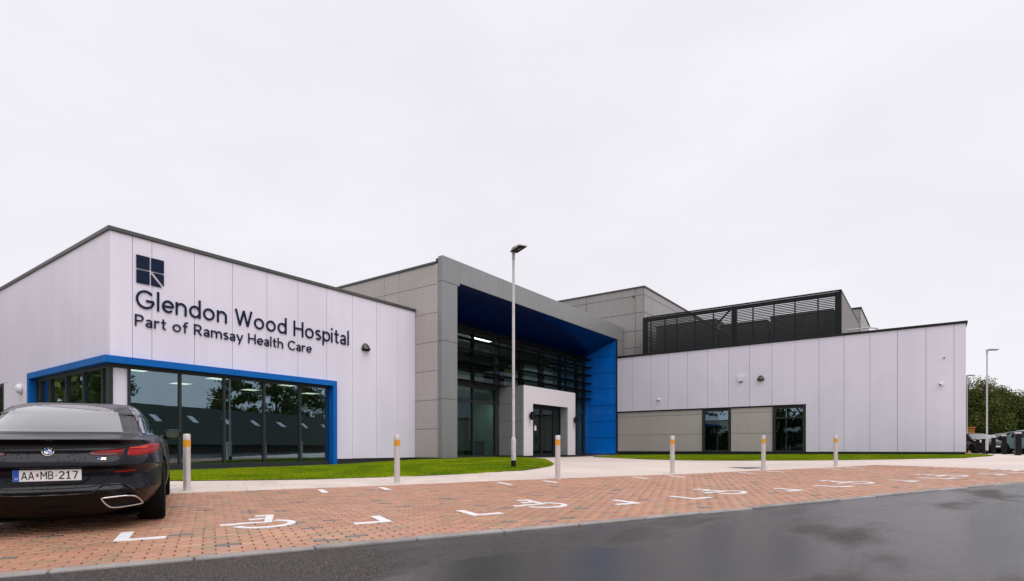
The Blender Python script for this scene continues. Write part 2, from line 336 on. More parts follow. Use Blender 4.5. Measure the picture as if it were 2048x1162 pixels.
FIELD = mat('field_grass', (.075, .085, .03), .95, var=.3, vscale=.15, fine=.2, fscale=6)
bigp = [(math.cos(a) * 900, math.sin(a) * 900) for a in np.linspace(0, 2 * math.pi, 25)[:-1]]
sheet('ground', bigp, -.20, 30, FIELD, kind='structure')
sheet('road', [st2w(s, t) for s, t in ((-70, T_KERB - .02), (-70, -30), (70, -30), (70, T_KERB - .02))], -.016, 1.5, ASPH, kind='structure')
pave_poly = [st2w(s, t) for s, t in [(-40, T_FAR), *BR_END, (60, T_KERB), (60, 30), (30, 45), (-40, 45)]]
SLABFAR = mat('pavement_concrete', (.66, .555, .495), .62, var=.09, vscale=.35, fine=.05, fscale=30, bump=.001, bscale=120, rvar=.12)
pavement = sheet('pavement', pave_poly, -.004, 1.5, SLABFAR, kind='structure')
carpark_c = [(22.5, 23.0), (23.2, 25.2), (31.6, 38), (46, 58), (80, 62), (70, 22), (40, 12)]
sheet('car_park', [c2w(*p) for p in carpark_c], .004, 2, ASPH, kind='structure')

paving_bed = sheet('brick_paving', [st2w(s, t) for s, t in [(-12, T_KERB), (18.5, T_KERB), *BR_END[::-1][1:], (-12, T_FAR)]], -.016, 1.5, SAND, kind='structure')

# ---- bricks
def brick_tint(r):
    k = r.random()
    if k < .02: return (.17, .15, .14)
    if k < .15: c = (.39, .25, .162)
    elif k < .45: c = (.50, .262, .168)
    else: c = (.47, .24, .152)
    f = r.uniform(.90, 1.09); return (c[0] * f, c[1] * f * r.uniform(.94, 1.06), c[2] * f * r.uniform(.92, 1.08))
def brick_mesh(hl, hw, tint):
    b, d = .005, .005; v = []
    for (ix, z) in ((0, -.030), (0, -d), (b, 0)):
        for sx, sy in ((-1, -1), (1, -1), (1, 1), (-1, 1)): v.append((sx * (hl - ix), sy * (hw - ix), z))
    f = [[0, 1, 5, 4], [1, 2, 6, 5], [2, 3, 7, 6], [3, 0, 4, 7], [4, 5, 9, 8], [5, 6, 10, 9], [6, 7, 11, 10], [7, 4, 8, 11], [8, 9, 10, 11]]
    return v, f
rb = random.Random(5)
bl, bw, PL, PW = .0950, .0486, .2025, .1025
end_poly = [(-12, T_KERB), *[(s, t) for s, t in BR_END[::-1]], (-12, T_FAR)]
rows = int((T_FAR - T_KERB) / PW); allb = []
for r in range(rows):
    t = T_KERB + (r + .5) * PW; off = (r % 2) * PL / 2
    s = -11.8 + off
    while s < 19.7:
        if inpoly(s, t, end_poly): allb.append((s, t))
        s += PL
allb = np.array(allb); wx = allb[:, 0] * SX - allb[:, 1] * SY; wy = allb[:, 0] * SY + allb[:, 1] * SX; bz = gza(wx, wy)
cX = wx * A - wy * B; cZ = wx * B + wy * A; ppx = CX + F * cX / cZ; ppy = HY + F * (CAM_Z - bz) / cZ
vis = (cZ > 1) & (ppx > 8) & (ppx < 2040) & (ppy < 1155) & ~((ppx < 335) & (ppy < 1050) & (cZ < 9.3))
order = np.argsort(np.where(vis, cZ, 1e9)); single = set(order[:300].tolist())
variants = []
for k in range(14):
    v, f = brick_mesh(bl, bw, None); me = bpy.data.meshes.new('brick'); me.from_pydata(v, [], f); me.materials.append(BRICKM)
    c = brick_tint(rb)
    while k and c[0] < .3: c = brick_tint(rb)
    c = c if k else (.16, .145, .135); at = me.color_attributes.new('tint', 'FLOAT_COLOR', 'CORNER')
    at.data.foreach_set('color', list((*c, 1)) * len(me.loops)); variants.append(me)
VV = []; FF = []; TT = []; n0 = 0
bv, bf = brick_mesh(bl, bw, None); bv = np.array(bv); bfa = np.array(bf)
cs, sn = math.cos(PARK_ROT), math.sin(PARK_ROT)
for i in range(len(allb)):
    dz = rb.gauss(0, .0011); rot = rb.gauss(0, .006); tx, ty = rb.gauss(0, .006), rb.gauss(0, .009)
    if i in single:
        ob = bpy.data.objects.new('brick', rb.choice(variants[1:]) if rb.random() > .015 else variants[0]); COL.objects.link(ob); ob.parent = paving_bed
        ob.location = (wx[i], wy[i], bz[i] + dz); ob.rotation_euler = (tx, ty, PARK_ROT + rot); continue
    q = bv.copy(); q[:, 2] += q[:, 1] * tx - q[:, 0] * ty; c_, s_ = math.cos(PARK_ROT + rot), math.sin(PARK_ROT + rot)
    VV.append(np.c_[wx[i] + q[:, 0] * c_ - q[:, 1] * s_, wy[i] + q[:, 0] * s_ + q[:, 1] * c_, bz[i] + dz + q[:, 2]]); FF.append(bfa + n0); n0 += len(bv); TT.append(brick_tint(rb))
def np_mesh(name, V, Fq, m, tint=None, per=None):                 # big mesh from arrays; tint one colour for every `per` loops
    me = bpy.data.meshes.new(name); k = Fq.shape[1]; me.vertices.add(len(V)); me.vertices.foreach_set('co', V.astype(np.float32).ravel())
    me.loops.add(Fq.size); me.loops.foreach_set('vertex_index', Fq.astype(np.int32).ravel()); me.polygons.add(len(Fq)); me.polygons.foreach_set('loop_start', np.arange(0, Fq.size, k, dtype=np.int32))
    me.update(calc_edges=True); me.materials.append(m)
    if tint is not None:
        at = me.color_attributes.new('tint', 'FLOAT_COLOR', 'CORNER'); t = np.repeat(np.c_[tint, np.ones(len(tint))], per, axis=0).astype(np.float32); at.data.foreach_set('color', t.ravel())
    me.validate(); return me
bm_rest = np_mesh('bricks', np.concatenate(VV), np.concatenate(FF), BRICKM, np.array(TT), 36)
link('bricks', bm_rest, (0, 0, 0), paving_bed, kind='stuff')

# ---- kerb stones along the road edge
kerb = MB()
kerb_root = empty('kerb', (*st2w(4, T_KERB - .07), gz(*st2w(4, T_KERB)) - .1), kind='structure')
s = -12.0
while s < 40:
    ln = .905; c = st2w(s + ln / 2, T_KERB - .068); lip = random.choice((.006, .003, .0, .010, -.003)); z0 = gz(*c)
    za, zb = gz(*st2w(s, T_KERB)), gz(*st2w(s + ln, T_KERB))
    def xf(p, s=s, za=za, zb=zb, ln=ln):
        w = st2w(s + p[0], T_KERB - .135 + p[1]); return (w[0], w[1], za + (zb - za) * p[0] / ln + p[2])
    MB(xf).box(0, ln, .02, .13, -.12, lip, .012).build('kerb_stone', KERB, kerb_root)
    s += .915
# ---- slabs beside the bays, each its own piece
for i in range(-9, 18):
    for j in range(3):
        s0 = i * .6 + (j % 2) * .3; t0 = T_FAR + .03 + j * .6
        c = st2w(s0 + .3, t0 + .3)
        X_, Z_ = w2c(*c); px_ = CX + F * X_ / Z_
        if px_ < 60 or px_ > 1075: continue
        zz_ = [gz(*st2w(s0 + a, t0 + b)) for a, b in ((0, 0), (.6, 0), (0, .6))]
        def xf(p, s0=s0, t0=t0, q=zz_):
            w = st2w(s0 + p[0], t0 + p[1]); return (w[0], w[1], q[0] + (q[1] - q[0]) * p[0] / .6 + (q[2] - q[0]) * p[1] / .6 + p[2])
        e = random.gauss(0, .001)
        MB(xf).box(.003, .597, .003, .597, -.03, .006 + e, .004).build('slab', SLAB, pavement)
# pale edging row between bricks and pavement on the right-hand end
# ---- painted bay marks on the bricks
def paint_strip(name, pts_list, w, parent=paving_bed, dz=.010):
    mb = MB()
    for pts in pts_list:
        rail = []
        for i, p in enumerate(pts):
            a = Vector(pts[max(i - 1, 0)]); b = Vector(pts[min(i + 1, len(pts) - 1)]); d = (b - a).normalized(); nrm = Vector((-d.y, d.x)); q = Vector(p)
            sc_ = 1.0
            if 0 < i < len(pts) - 1:
                d0 = (Vector(p) - a).normalized(); nn = Vector((-d0.y, d0.x)); sc_ = 1 / max(.5, nn.dot(nrm))
            rail.append((q + nrm * w / 2 * sc_, q - nrm * w / 2 * sc_))
        for (a0, a1), (b0, b1) in zip(rail[:-1], rail[1:]):
            n_ = max(1, int((Vector(b0) - Vector(a0)).length / .3))
            for k in range(n_):
                f0, f1 = k / n_, (k + 1) / n_; q = []
                for (u0, u1, f) in ((a0, b0, f0), (a1, b1, f0), (a1, b1, f1), (a0, b0, f1)):
                    w2 = st2w(*(Vector(u0).lerp(Vector(u1), f))); q.append((*w2, gz(*w2)))
                mb.prism([(0, 0), (1, 0), (2, 0), (3, 0)], lambda a, b, h, q=q: (q[a][0], q[a][1], q[a][2] + h), .001, dz)
    return mb.build(name, PAINT, parent)
for k in range(6):
    s_l = -.73 + 3.61 * k; s_r = s_l + 2.5
    for sc0, sg in ((s_l, 1), (s_r, -1)):
        if sc0 > 19: continue
        paint_strip('bay_corner_mark', [[(sc0, 6.92), (sc0, 6.41), (sc0 + sg * .36, 6.41)]], .11)
        if sc0 < 17.5: paint_strip('bay_end_mark', [[(sc0, 10.28), (sc0, 10.80)]], .11)
    c = s_l + 1.24; o = c - .51
    if c < 19.0:
        arc = [(o + .53 + .29 * math.cos(rad(a)), 6.885 + .27 * math.sin(rad(a))) for a in range(-162, 63, 14)]
        strokes = [[(o + .66, 7.66), (o + .585, 7.02), (o + .30, 7.03), (o + .24, 6.985), (o + .10, 7.0)], [(o + .64, 7.61), (o + .49, 7.62)], [(o + .62, 7.33), (o + .40, 7.32)], arc]
        paint_strip('wheelchair_symbol', strokes, .085)

# ---- lawns: soil sheet and blades
WING_Y, SIDE_X = 16.75, 5.79
lawn_left = [st2w(*p) for p in [(-9, 18.5), (-6, 16.6), (-3, 15.0), (-.75, 13.99), (.75, 13.46), (2.55, 13.05), (4.0, 12.89), (5.3, 12.86), (6.4, 12.96), (7.3, 13.22), (8.1, 13.72), (8.9, 14.42), (9.6, 15.35), (10.4, 16.9), (11.4, 18.9)]] + \
            [(20.6, 14.2), (22.4, 15.6), (22.8, 17.45), (16.6, 17.45), (16.6, 16.95), (5.95, 16.95), (5.95, 30), (-2, 30)]
lawn_right = [gpt(*p) for p in [(1186, 914), (1250, 917), (1300, 919), (1400, 921), (1500, 921.3), (1600, 921), (1700, 920), (1800, 918.6), (1930, 916)]] + [(31.2, -2.3), (33.4, -2.1), (34.2, -1.7), (34.2, -1.3), (32.2, -1.3), (32.2, 15.0)]
GRD = []
for nm, poly in (('lawn', lawn_left), ('lawn', lawn_right)):
    sheet(nm, poly, .006, 1.2, SOIL, kind='structure')
def grass(poly, dens, seed):
    r = np.random.default_rng(seed); P = np.array(poly); x0, y0 = P.min(0); x1, y1 = P.max(0); n = int((x1 - x0) * (y1 - y0) * dens)
    q = r.uniform((x0, y0), (x1, y1), (n, 2)); ins = np.zeros(n, bool); m = len(P)
    for i in range(m):
        ax, ay = P[i]; bx, by = P[i - 1]
        if ay == by: continue
        c = ((ay > q[:, 1]) != (by > q[:, 1])) & (q[:, 0] < (bx - ax) * (q[:, 1] - ay) / (by - ay) + ax); ins ^= c
    q = q[ins]; Xc = q[:, 0] * A - q[:, 1] * B; Zc = q[:, 0] * B + q[:, 1] * A; keep = (Zc > 5) & (np.abs(Xc / Zc) < 1.05); q = q[keep]
    n = len(q); z = gza(q[:, 0], q[:, 1]) + .004; a = r.uniform(0, 6.283, n); h = r.uniform(.022, .048, n); w = r.uniform(.005, .010, n); la = r.uniform(0, 6.283, n); ln = r.uniform(0, .02, n)
    V = np.empty((n, 3, 3)); dx, dy = np.cos(a) * w, np.sin(a) * w
    V[:, 0] = np.c_[q[:, 0] - dx, q[:, 1] - dy, z]; V[:, 1] = np.c_[q[:, 0] + dx, q[:, 1] + dy, z]; V[:, 2] = np.c_[q[:, 0] + np.cos(la) * ln, q[:, 1] + np.sin(la) * ln, z + h]
    k = r.uniform(0, 1, n)[:, None]; t = np.array([.15, .29, .003]) * (1 - k) + np.array([.28, .41, .007]) * k; pat = .5 + .5 * np.sin(q[:, 0] * 1.7 + np.sin(q[:, 1] * 1.3) * 1.8) * np.sin(q[:, 1] * 2.1 + np.sin(q[:, 0] * .9) * 2.2); fin = .5 + .5 * np.sin(q[:, 0] * 7.3 + 2 * np.sin(q[:, 1] * 5.1)) * np.sin(q[:, 1] * 8.7 + 2 * np.sin(q[:, 0] * 6.2))
    t *= (r.uniform(.7, 1.2, n) * (.72 + .42 * pat + .16 * fin))[:, None]; t[:, 0] *= 1 + .30 * pat
    dead = r.random(n) < .04; t[dead] = (.26, .24, .05)
    return np_mesh('grass', V.reshape(-1, 3), np.arange(n * 3).reshape(-1, 3), GRASSM, t, 3)
link('grass', grass(lawn_left, 2400, 1), (0, 0, 0), kind='stuff', label='mown green grass on the lawn in front of the white wing and portal', category='grass')
link('grass', grass(lawn_right, 2400, 2), (0, 0, 0), kind='stuff', label='narrow strip of mown grass along the foot of the right-hand wing', category='grass')

# ---- manhole cover in the broad pavement
mx_, my_ = gpt(1495, 935.5); mzz = gz(mx_, my_)
mh = MB(lambda p: (mx_ + p[0] * SX - p[1] * SY, my_ + p[0] * SY + p[1] * SX, mzz + p[2]))
IRON = mat('cast_iron', (.10, .09, .085), .6, metal=.3, var=.2, vscale=20)
mroot = empty('manhole_cover', (mx_, my_, mzz), label='dark iron manhole cover set flush in the broad pale pavement', category='manhole cover')
fm = MB(mh.xf)
for b_ in ((-.45, .45, -.36, -.31), (-.45, .45, .31, .36), (-.45, -.40, -.308, .308), (.40, .45, -.308, .308)): fm.box(*b_, -.05, .006, .003)
fm.build('cover_frame', IRON, mroot)
for i in range(2): 
    lid = MB(mh.xf).box(-.39 + i * .395, -.39 + i * .395 + .385, -.30, .30, -.05, .004, .004)
    lid.build('cover_plate', IRON, mroot)

# ------------------------------------------------------------------ the hospital building
def R(h): return CAM_Z + h                                        # heights relative to the eye
hosp = empty('hospital_building', (16.5, 16.75, R(-.45)), label='low grey and white clad hospital building with a blue recessed entrance portal', category='building')
def panel(ax, c, a0, a1, z0, z1, m, parent, th=.05, g=.006, b=.004, name='wall_panel'):
    mb = MB()
    if ax == 'y': mb.box(a0 + g, a1 - g, c, c + th, z0 + g, z1 - g, b)
    else: mb.box(c, c + th, a0 + g, a1 - g, z0 + g, z1 - g, b)
    return mb.build(name, m, parent)
def lpanel(ax, c, boxes, m, parent, th=.05, name='wall_panel'):
    mb = MB()
    for a0, a1, z0, z1 in boxes:
        if ax == 'y': mb.box(a0, a1, c, c + th, z0, z1, 0)
        else: mb.box(c, c + th, a0, a1, z0, z1, 0)
    return mb.build(name, m, parent)

# ---- white wing on the left
TOP = R(5.55); BASE = R(-.345); BT = R(2.36); BR = 12.59
core = MB(); core.box(SIDE_X + .05, 16.45, WING_Y + .055, WING_Y + .2, R(2.2), TOP - .03); core.box(BR - .05, 16.45, WING_Y + .057, WING_Y + .198, BASE, R(2.199))
front = core.build('front_wall', BACKING, hosp)
jx = [SIDE_X] + [on_y(p, WING_Y)[0] for p in (265, 304, 389, 465, 534, 596, 653.6, 705, 753, 796)] + [16.49]
for a, b in zip(jx[:-1], jx[1:]):
    g = .006
    if b < BR: panel('y', WING_Y, a - (0 if a > SIDE_X else -.004), b, BT - .02, TOP, WHITE_X, front)
    elif a < BR: lpanel('y', WING_Y, [(a + g, b - g, BT - .02, TOP), (BR - .02, b - g, BASE, BT - .02)], WHITE_X, front)
    else: panel('y', WING_Y, a, b, BASE, TOP, WHITE_X, front)
YB = 22.77
core = MB(); core.box(SIDE_X + .055, SIDE_X + .2, WING_Y + .205, 44, R(2.2), TOP - .03); core.box(SIDE_X + .057, SIDE_X + .198, YB - .05, 44, R(-.55), R(2.199))
side = core.build('side_wall', BACKING, hosp)
jy = [WING_Y + .052, on_x(193, SIDE_X)[0]]
while jy[-1] < 43: jy.append(jy[-1] + 1.1)
for a, b in zip(jy[:-1], jy[1:]):
    wz = None
    if b < YB: panel('x', SIDE_X, a, b, BT - .02, TOP, WHITE_Y, side)
    elif a < YB: lpanel('x', SIDE_X, [(a + .006, b - .006, BT - .02, TOP), (YB - .02, b - .006, R(-.5), BT - .02)], WHITE_Y, side)
    elif a < 27.4 and b > 25.9:
        panel('x', SIDE_X, a, b, R(2.28), TOP, WHITE_Y, side); panel('x', SIDE_X, a, b, R(-.5), R(.45), WHITE_Y, side)
        if a < 25.9: panel('x', SIDE_X, a, 25.95, R(.45), R(2.28), WHITE_Y, side)
        if b > 27.4: panel('x', SIDE_X, 27.45, b, R(.45), R(2.28), WHITE_Y, side)
    else: panel('x', SIDE_X, a, b, R(-.5), TOP, WHITE_Y, side)
# copings and roof
MB().box(SIDE_X - .05, 16.52, WING_Y - .05, WING_Y + .34, TOP - .005, R(5.655), .012).build('coping', COPING, hosp)
MB().box(SIDE_X - .05, SIDE_X + .34, WING_Y + .345, 44, TOP - .005, R(5.655), .012).build('coping', COPING, hosp)
MB().box(SIDE_X + .3, 16.4, WING_Y + .3, 44, R(5.2), R(5.3)).build('roof', ROOFM, hosp)
MB().box(BR - .1, 16.5, WING_Y + .03, WING_Y + .2, R(-1.0), BASE - .004).build('plinth', PLINTH, hosp)
MB().box(SIDE_X + .06, SIDE_X + .3, YB, 44, R(-1.2), R(-.504)).build('plinth', PLINTH, hosp)
# blue window surround
BF = WING_Y - .16; BS = SIDE_X - .16; BB = R(2.18)
cuts = [BS] + [on_y(p, BF)[0] for p in (252, 470)] + [BR]
for a, b in zip(cuts[:-1], cuts[1:]): MB().box(a + (.003 if a > BS else 0), b - .003, BF, WING_Y + .11, BB, BT, .004).build('blue_fascia', BLUEF, hosp)
cuty = [WING_Y + .113, on_x(192, BS)[0] + .35, 20.4, YB]
for a, b in zip(cuty[:-1], cuty[1:]): MB().box(BS, SIDE_X + .11, a + .003, b - .003, BB, BT, .004).build('blue_fascia', BLUEF, hosp)
MB().box(BR - .16, BR, BF, WING_Y + .11, R(-.577), BB - .004, .004).build('blue_jamb', BLUEF, hosp)
MB().box(BS, SIDE_X + .11, YB - .16, YB, R(-.62), BB - .004, .004).build('blue_jamb', BLUEF, hosp)
# glazing: one window thing-part per face, mullions and panes below it
GY = WING_Y + .06; GX = SIDE_X + .06; GT, GB = R(2.09), R(-.417)
wf = MB(); wf.box(GX - .02, BR - .163, GY - .03, GY + .09, GT, BB - .003); wf.box(GX - .02, BR - .163, GY - .05, GY + .09, R(-.60), R(-.52), .006); wf.box(GX - .02, BR - .163, GY - .03, GY + .09, R(-.518), GB, .006)
win = wf.build('front_window', MULL, hosp)
mpx = [on_y(p, GY)[0] for p in (221, 258, 360, 448.5, 528, 600, 661)]
for i, x in enumerate(mpx):
    w = .045 if i in (0,) else .032
    MB().box(x - w, x + w, GY - .035, GY + .085, GB + .002, GT - .002, .004).build('mullion', MULL, win)
for i, (a, b) in enumerate(zip(mpx[:-1], mpx[1:])):
    if i == 0: MB().box(a + .046, b - .034, GY + .02, GY + .04, GB + .02, GT - .004).build('blind', mat('pale_blind', (.80, .77, .88), .6, var=.02, ribs='X', rib_pitch=.05, rib_depth=.0006), win)
    else: MB().box(a + .033, b - .033, GY + .02, GY + .034, GB + .002, GT - .002).build('pane', GLASS, win)
wf = MB(); wf.box(GX - .03, GX + .09, GY + .095, YB - .163, GT, BB - .003); wf.box(GX - .03, GX + .09, GY + .095, YB - .163, R(-.64), GB, .006)
wins = wf.build('side_window', MULL, hosp)
mpy = [on_x(p, GX)[0] for p in (216, 206.7, 168.5, 134, 102, 82)] + [YB - .2]
for y in mpy: MB().box(GX - .035, GX + .085, y - .04, y + .04, GB + .002, GT - .002, .004).build('mullion', MULL, wins)
for a, b in zip(mpy[:-1], mpy[1:]):
    if b - a > .1: MB().box(GX + .02, GX + .034, a + .041, b - .041, GB + .002, GT - .002).build('pane', GLASS, wins)
# small side window further back
wf = MB()
for z0, z1 in ((R(.46), R(.54)), (R(2.19), R(2.27))): wf.box(SIDE_X - .01, SIDE_X + .1, 25.96, 27.44, z0, z1)
for y0, y1 in ((25.96, 26.04), (27.36, 27.44)): wf.box(SIDE_X - .01, SIDE_X + .1, y0, y1, R(.541), R(2.189))
w2 = wf.build('side_window', MULL, hosp); MB().box(SIDE_X + .05, SIDE_X + .064, 26.04, 27.36, R(.54), R(2.19)).build('pane', GLASS, w2)
# room behind the big window
MB().box(SIDE_X + .21, 16.4, WING_Y + .16, 26, R(-.6), R(-.42)).build('room_floor', INFLOOR, hosp)
MB().box(SIDE_X + .21, 16.4, 26, 26.1, R(-.42), R(2.6)).build('room_wall', INGREEN, hosp)
MB().box(16.3, 16.42, WING_Y + .25, 26, R(-.42), R(2.6)).build('room_wall', INWALL, hosp)
MB().box(SIDE_X + .21, 16.4, WING_Y + .21, 26, R(2.4), R(2.55)).build('room_ceiling', mat('ceiling_tile', (.55, .56, .55), .8), hosp)
def ceiling_light(px, Z, zc, lab, grp, sx=.3, sy=.3, lm=None):
    x, y = c2w(tn(px) * Z, Z); t = empty('ceiling_light', (x, y, zc), label=lab, category='ceiling light', group=grp)
    fr = MB()
    for b_ in ((-sx - .02, sx + .02, -sy - .02, -sy), (-sx - .02, sx + .02, sy, sy + .02), (-sx - .02, -sx, -sy, sy), (sx, sx + .02, -sy, sy)): fr.box(x + b_[0], x + b_[1], y + b_[2], y + b_[3], zc - .02, zc)
    fr.build('light_frame', WPLAST, t); MB().box(x - sx, x + sx, y - sy, y + sy, zc - .014, zc - .001).build('diffuser', lm or LIGHTP, t)
for px, Z, wh in ((274, 17.3, 'just inside the first pane right of the pale blind'), (362, 20.9, 'behind the mullion between the first and second panes'), (435, 19.4, 'near the top right corner of the second pane'),
                  (501, 23.1, 'in the middle of the third pane, in front of tree reflections'), (577, 21.4, 'at the top of the fourth pane'), (620, 24.6, 'deep in the room behind the narrow last pane')):
    ceiling_light(px, Z, R(2.399), 'lit square ceiling panel %s' % wh, 'lit panels in the white wing')

# ---- lettering and emblem on the white wing
sign = empty('hospital_sign', (9.7, WING_Y - .03, R(3.23)), label='navy raised lettering and four-square emblem on the white front wall', category='sign')
# letters are drawn as even-width strokes (units of cap height)
SW = .112
def arc_(cx, cy, rx, ry, a0, a1, n=18): return [(cx + rx * math.cos(rad(a0 + (a1 - a0) * i / n)), cy + ry * math.sin(rad(a0 + (a1 - a0) * i / n))) for i in range(n + 1)]
_b = arc_(.335, .35, .272, .288, 0, 360, 28)
ALPHA = {
 'o': ([arc_(.35, .35, .288, .288, 0, 360, 28)], .70), 'l': ([[(.0625, 0), (.0625, 1.04)]], .125), 'i': ([[(.0625, 0), (.0625, .70)], [(.0625, .86), (.0625, 1.0)]], .125),
 'n': ([[(.0625, 0), (.0625, .70)], arc_(.31, .39, .2475, .248, 180, 0) + [(.5575, 0)]], .62), 'h': ([[(.0625, 0), (.0625, 1.04)], arc_(.31, .39, .2475, .248, 180, 0) + [(.5575, 0)]], .62),
 'm': ([[(.0625, 0), (.0625, .70)], arc_(.285, .40, .2225, .238, 180, 0) + [(.5075, 0)], arc_(.73, .40, .2225, .238, 180, 0) + [(.9525, 0)]], 1.015),
 'd': ([_b, [(.607, 0), (.607, 1.04)]], .67), 'p': ([_b, [(.0625, -.28), (.0625, .70)]], .61),
 'e': ([[(.06, .345), (.60, .345)], arc_(.33, .35, .268, .288, 0, 318, 26)], .60), 'a': ([[(.46, 0), (.46, .44)] , arc_(.265, .44, .195, .198, 0, 150), arc_(.265, .205, .20, .145, 0, 360, 24)], .53),
 's': ([arc_(.24, .507, .172, .131, 35, 270) + arc_(.24, .199, .182, .137, 90, -145)], .46), 't': ([[(.19, .92), (.19, .20)] + arc_(.34, .20, .15, .138, 180, 285), [(.03, .635), (.40, .635)]], .40),
 'r': ([[(.0625, 0), (.0625, .70)], arc_(.30, .41, .2375, .228, 180, 62)], .40), 'f': ([[(.19, 0), (.19, .80)] + arc_(.36, .80, .17, .178, 180, 62), [(.03, .635), (.40, .635)]], .43),
 'y': ([[(.04, .70), (.315, .04)], [(.58, .70), (.22, -.26)]], .62), 'G': ([arc_(.49, .5, .427, .4375, 42, 338, 28), [(.52, .44), (.915, .44)], [(.885, .44), (.885, .30)]], .94), 'C': ([arc_(.49, .5, .427, .4375, 42, 318, 28)], .83),
 'W': ([[(.04, 1), (.30, .05)], [(.30, .05), (.555, .96)], [(.555, .96), (.81, .05)], [(.81, .05), (1.07, 1)]], 1.11), 'H': ([[(.0625, 0), (.0625, 1)], [(.70, 0), (.70, 1)], [(.06, .52), (.70, .52)]], .7625),
 'P': ([[(.0625, 0), (.0625, 1)], [(.06, .9375), (.36, .9375)] + arc_(.36, .70, .235, .2375, 88, -88) + [(.06, .4625)]], .66), 'R': ([[(.0625, 0), (.0625, 1)], [(.06, .9375), (.36, .9375)] + arc_(.36, .70, .235, .2375, 88, -88) + [(.06, .4625)], [(.33, .46), (.63, .0)]], .70),
 'A': ([[(.04, 0), (.36, .98)], [(.36, .98), (.68, 0)], [(.14, .31), (.58, .31)]], .72), 'M': ([[(.0625, 0), (.0625, 1)], [(.0625, .97), (.40, .38)], [(.40, .38), (.7375, .97)], [(.7375, 0), (.7375, 1)]], .80),
 'B': ([[(.0625, 0), (.0625, 1)], [(.06, .9375), (.34, .9375)] + arc_(.34, .73, .20, .2075, 88, -88) + [(.06, .5225)], [(.34, .5225)] + arc_(.35, .2925, .235, .23, 88, -88) + [(.06, .0625)]], .65),
 '2': ([arc_(.29, .70, .225, .2375, 165, -25) + [(.08, .09)], [(.05, .0625), (.55, .0625)]], .56), '1': ([[(.06, .76), (.27, .95)], [(.27, 0), (.27, 1)], [(.06, .0625), (.48, .0625)]], .50), '7': ([[(.04, .9375), (.52, .9375)], [(.50, .93), (.20, 0)]], .55)}
def stroke_solid(mb, pts, w, place, h0, h1):
    P = [Vector(p) for p in pts]; closed = (P[0] - P[-1]).length < 1e-4; n = len(P) - 1 if closed else len(P); rl = []
    for i in range(n):
        a = P[(i - 1) % n] if closed or i > 0 else None; b = P[(i + 1) % n] if closed or i < n - 1 else None; d0 = (P[i] - a).normalized() if a is not None else None; d1 = (b - P[i]).normalized() if b is not None else None
        d = ((d0 or d1) + (d1 or d0)); d = d.normalized() if d.length > 1e-6 else (d0 or d1); nr = Vector((-d.y, d.x)); k = 1.0
        if d0 is not None and d1 is not None: k = 1 / max(.55, Vector((-d0.y, d0.x)).dot(nr))
        rl.append((P[i] + nr * w / 2 * k, P[i] - nr * w / 2 * k))
    ids = [[mb.pt(*place(q.x, q.y, h)) for q in r for h in (h0, h1)] for r in rl]; m = len(ids)
    for i in range(m if closed else m - 1):
        a, b = ids[i], ids[(i + 1) % m]
        for q in ((1, 3), (2, 0), (0, 1), (3, 2)): mb.f.append([a[q[0]], a[q[1]], b[q[1]], b[q[0]]]); mb.mi.append(0)
    if not closed:
        mb.f.append([ids[0][0], ids[0][1], ids[0][3], ids[0][2]]); mb.f.append([ids[-1][0], ids[-1][2], ids[-1][3], ids[-1][1]]); mb.mi += [0, 0]
def text_layout(body, gap=.135, space=.40):
    x = 0; offs = []
    for ch in body:
        if ch == ' ': offs.append(None); x += space; continue
        offs.append(x); x += ALPHA[ch][1] + gap
    return offs, x - gap
def letter(mb, ch, place, h0, h1, w=SW):
    for k, s_ in enumerate(ALPHA[ch][0]): stroke_solid(mb, s_, w, place, h0, h1 + (h1 - h0) * .03 * k)
def put_text(body, place, width, cap, parent, m, thick, name='letter'):
    offs, tot = text_layout(body); kx = width / tot
    for ch, o in zip(body, offs):
        if o is None: continue
        mb = MB(); letter(mb, ch, lambda a, b, h, o=o: place((a + o) * kx, b * cap, h), -thick, thick); mb.build(name, m, parent)
sx0 = on_y(271, WING_Y)[0]
LY = WING_Y - .018
def fwall(x0, z0): return lambda a, b, h: (x0 + a, LY - h, z0 + b)
put_text('Glendon Wood Hospital', fwall(sx0, R(3.70)), on_y(697, WING_Y)[0] - sx0, .50, sign, NAVY, .014)
put_text('Part of Ramsay Health Care', fwall(sx0 - .02, R(3.225)), on_y(622, WING_Y)[0] - sx0 + .02, .305, sign, NAVY, .014)
ex0, ex1, ez0, ez1 = on_y(272.3, WING_Y)[0], on_y(327, WING_Y)[0], R(4.36), R(5.09); g2 = .02; xm, zm = (ex0 + ex1) / 2, (ez0 + ez1) / 2
def tile(poly): MB().prism(poly, lambda a, b, h: (a, LY - h, b), -.014, .014).build('emblem_tile', NAVY, sign)
tile([(ex0, zm + g2), (xm - g2, zm + g2), (xm - g2, ez1), (ex0, ez1)]); tile([(xm + g2, zm + g2), (ex1, zm + g2), (ex1, ez1), (xm + g2, ez1)])
tile([(ex0, ez0), (xm - g2, ez0), (xm - g2, zm - g2), (ex0, zm - g2)])
tile([(xm + g2 + .05, zm - g2), (ex1, zm - g2), (ex1, ez0 + .045)]); tile([(xm + g2, zm - g2 - .055), (ex1 - .05, ez0), (xm + g2, ez0)])

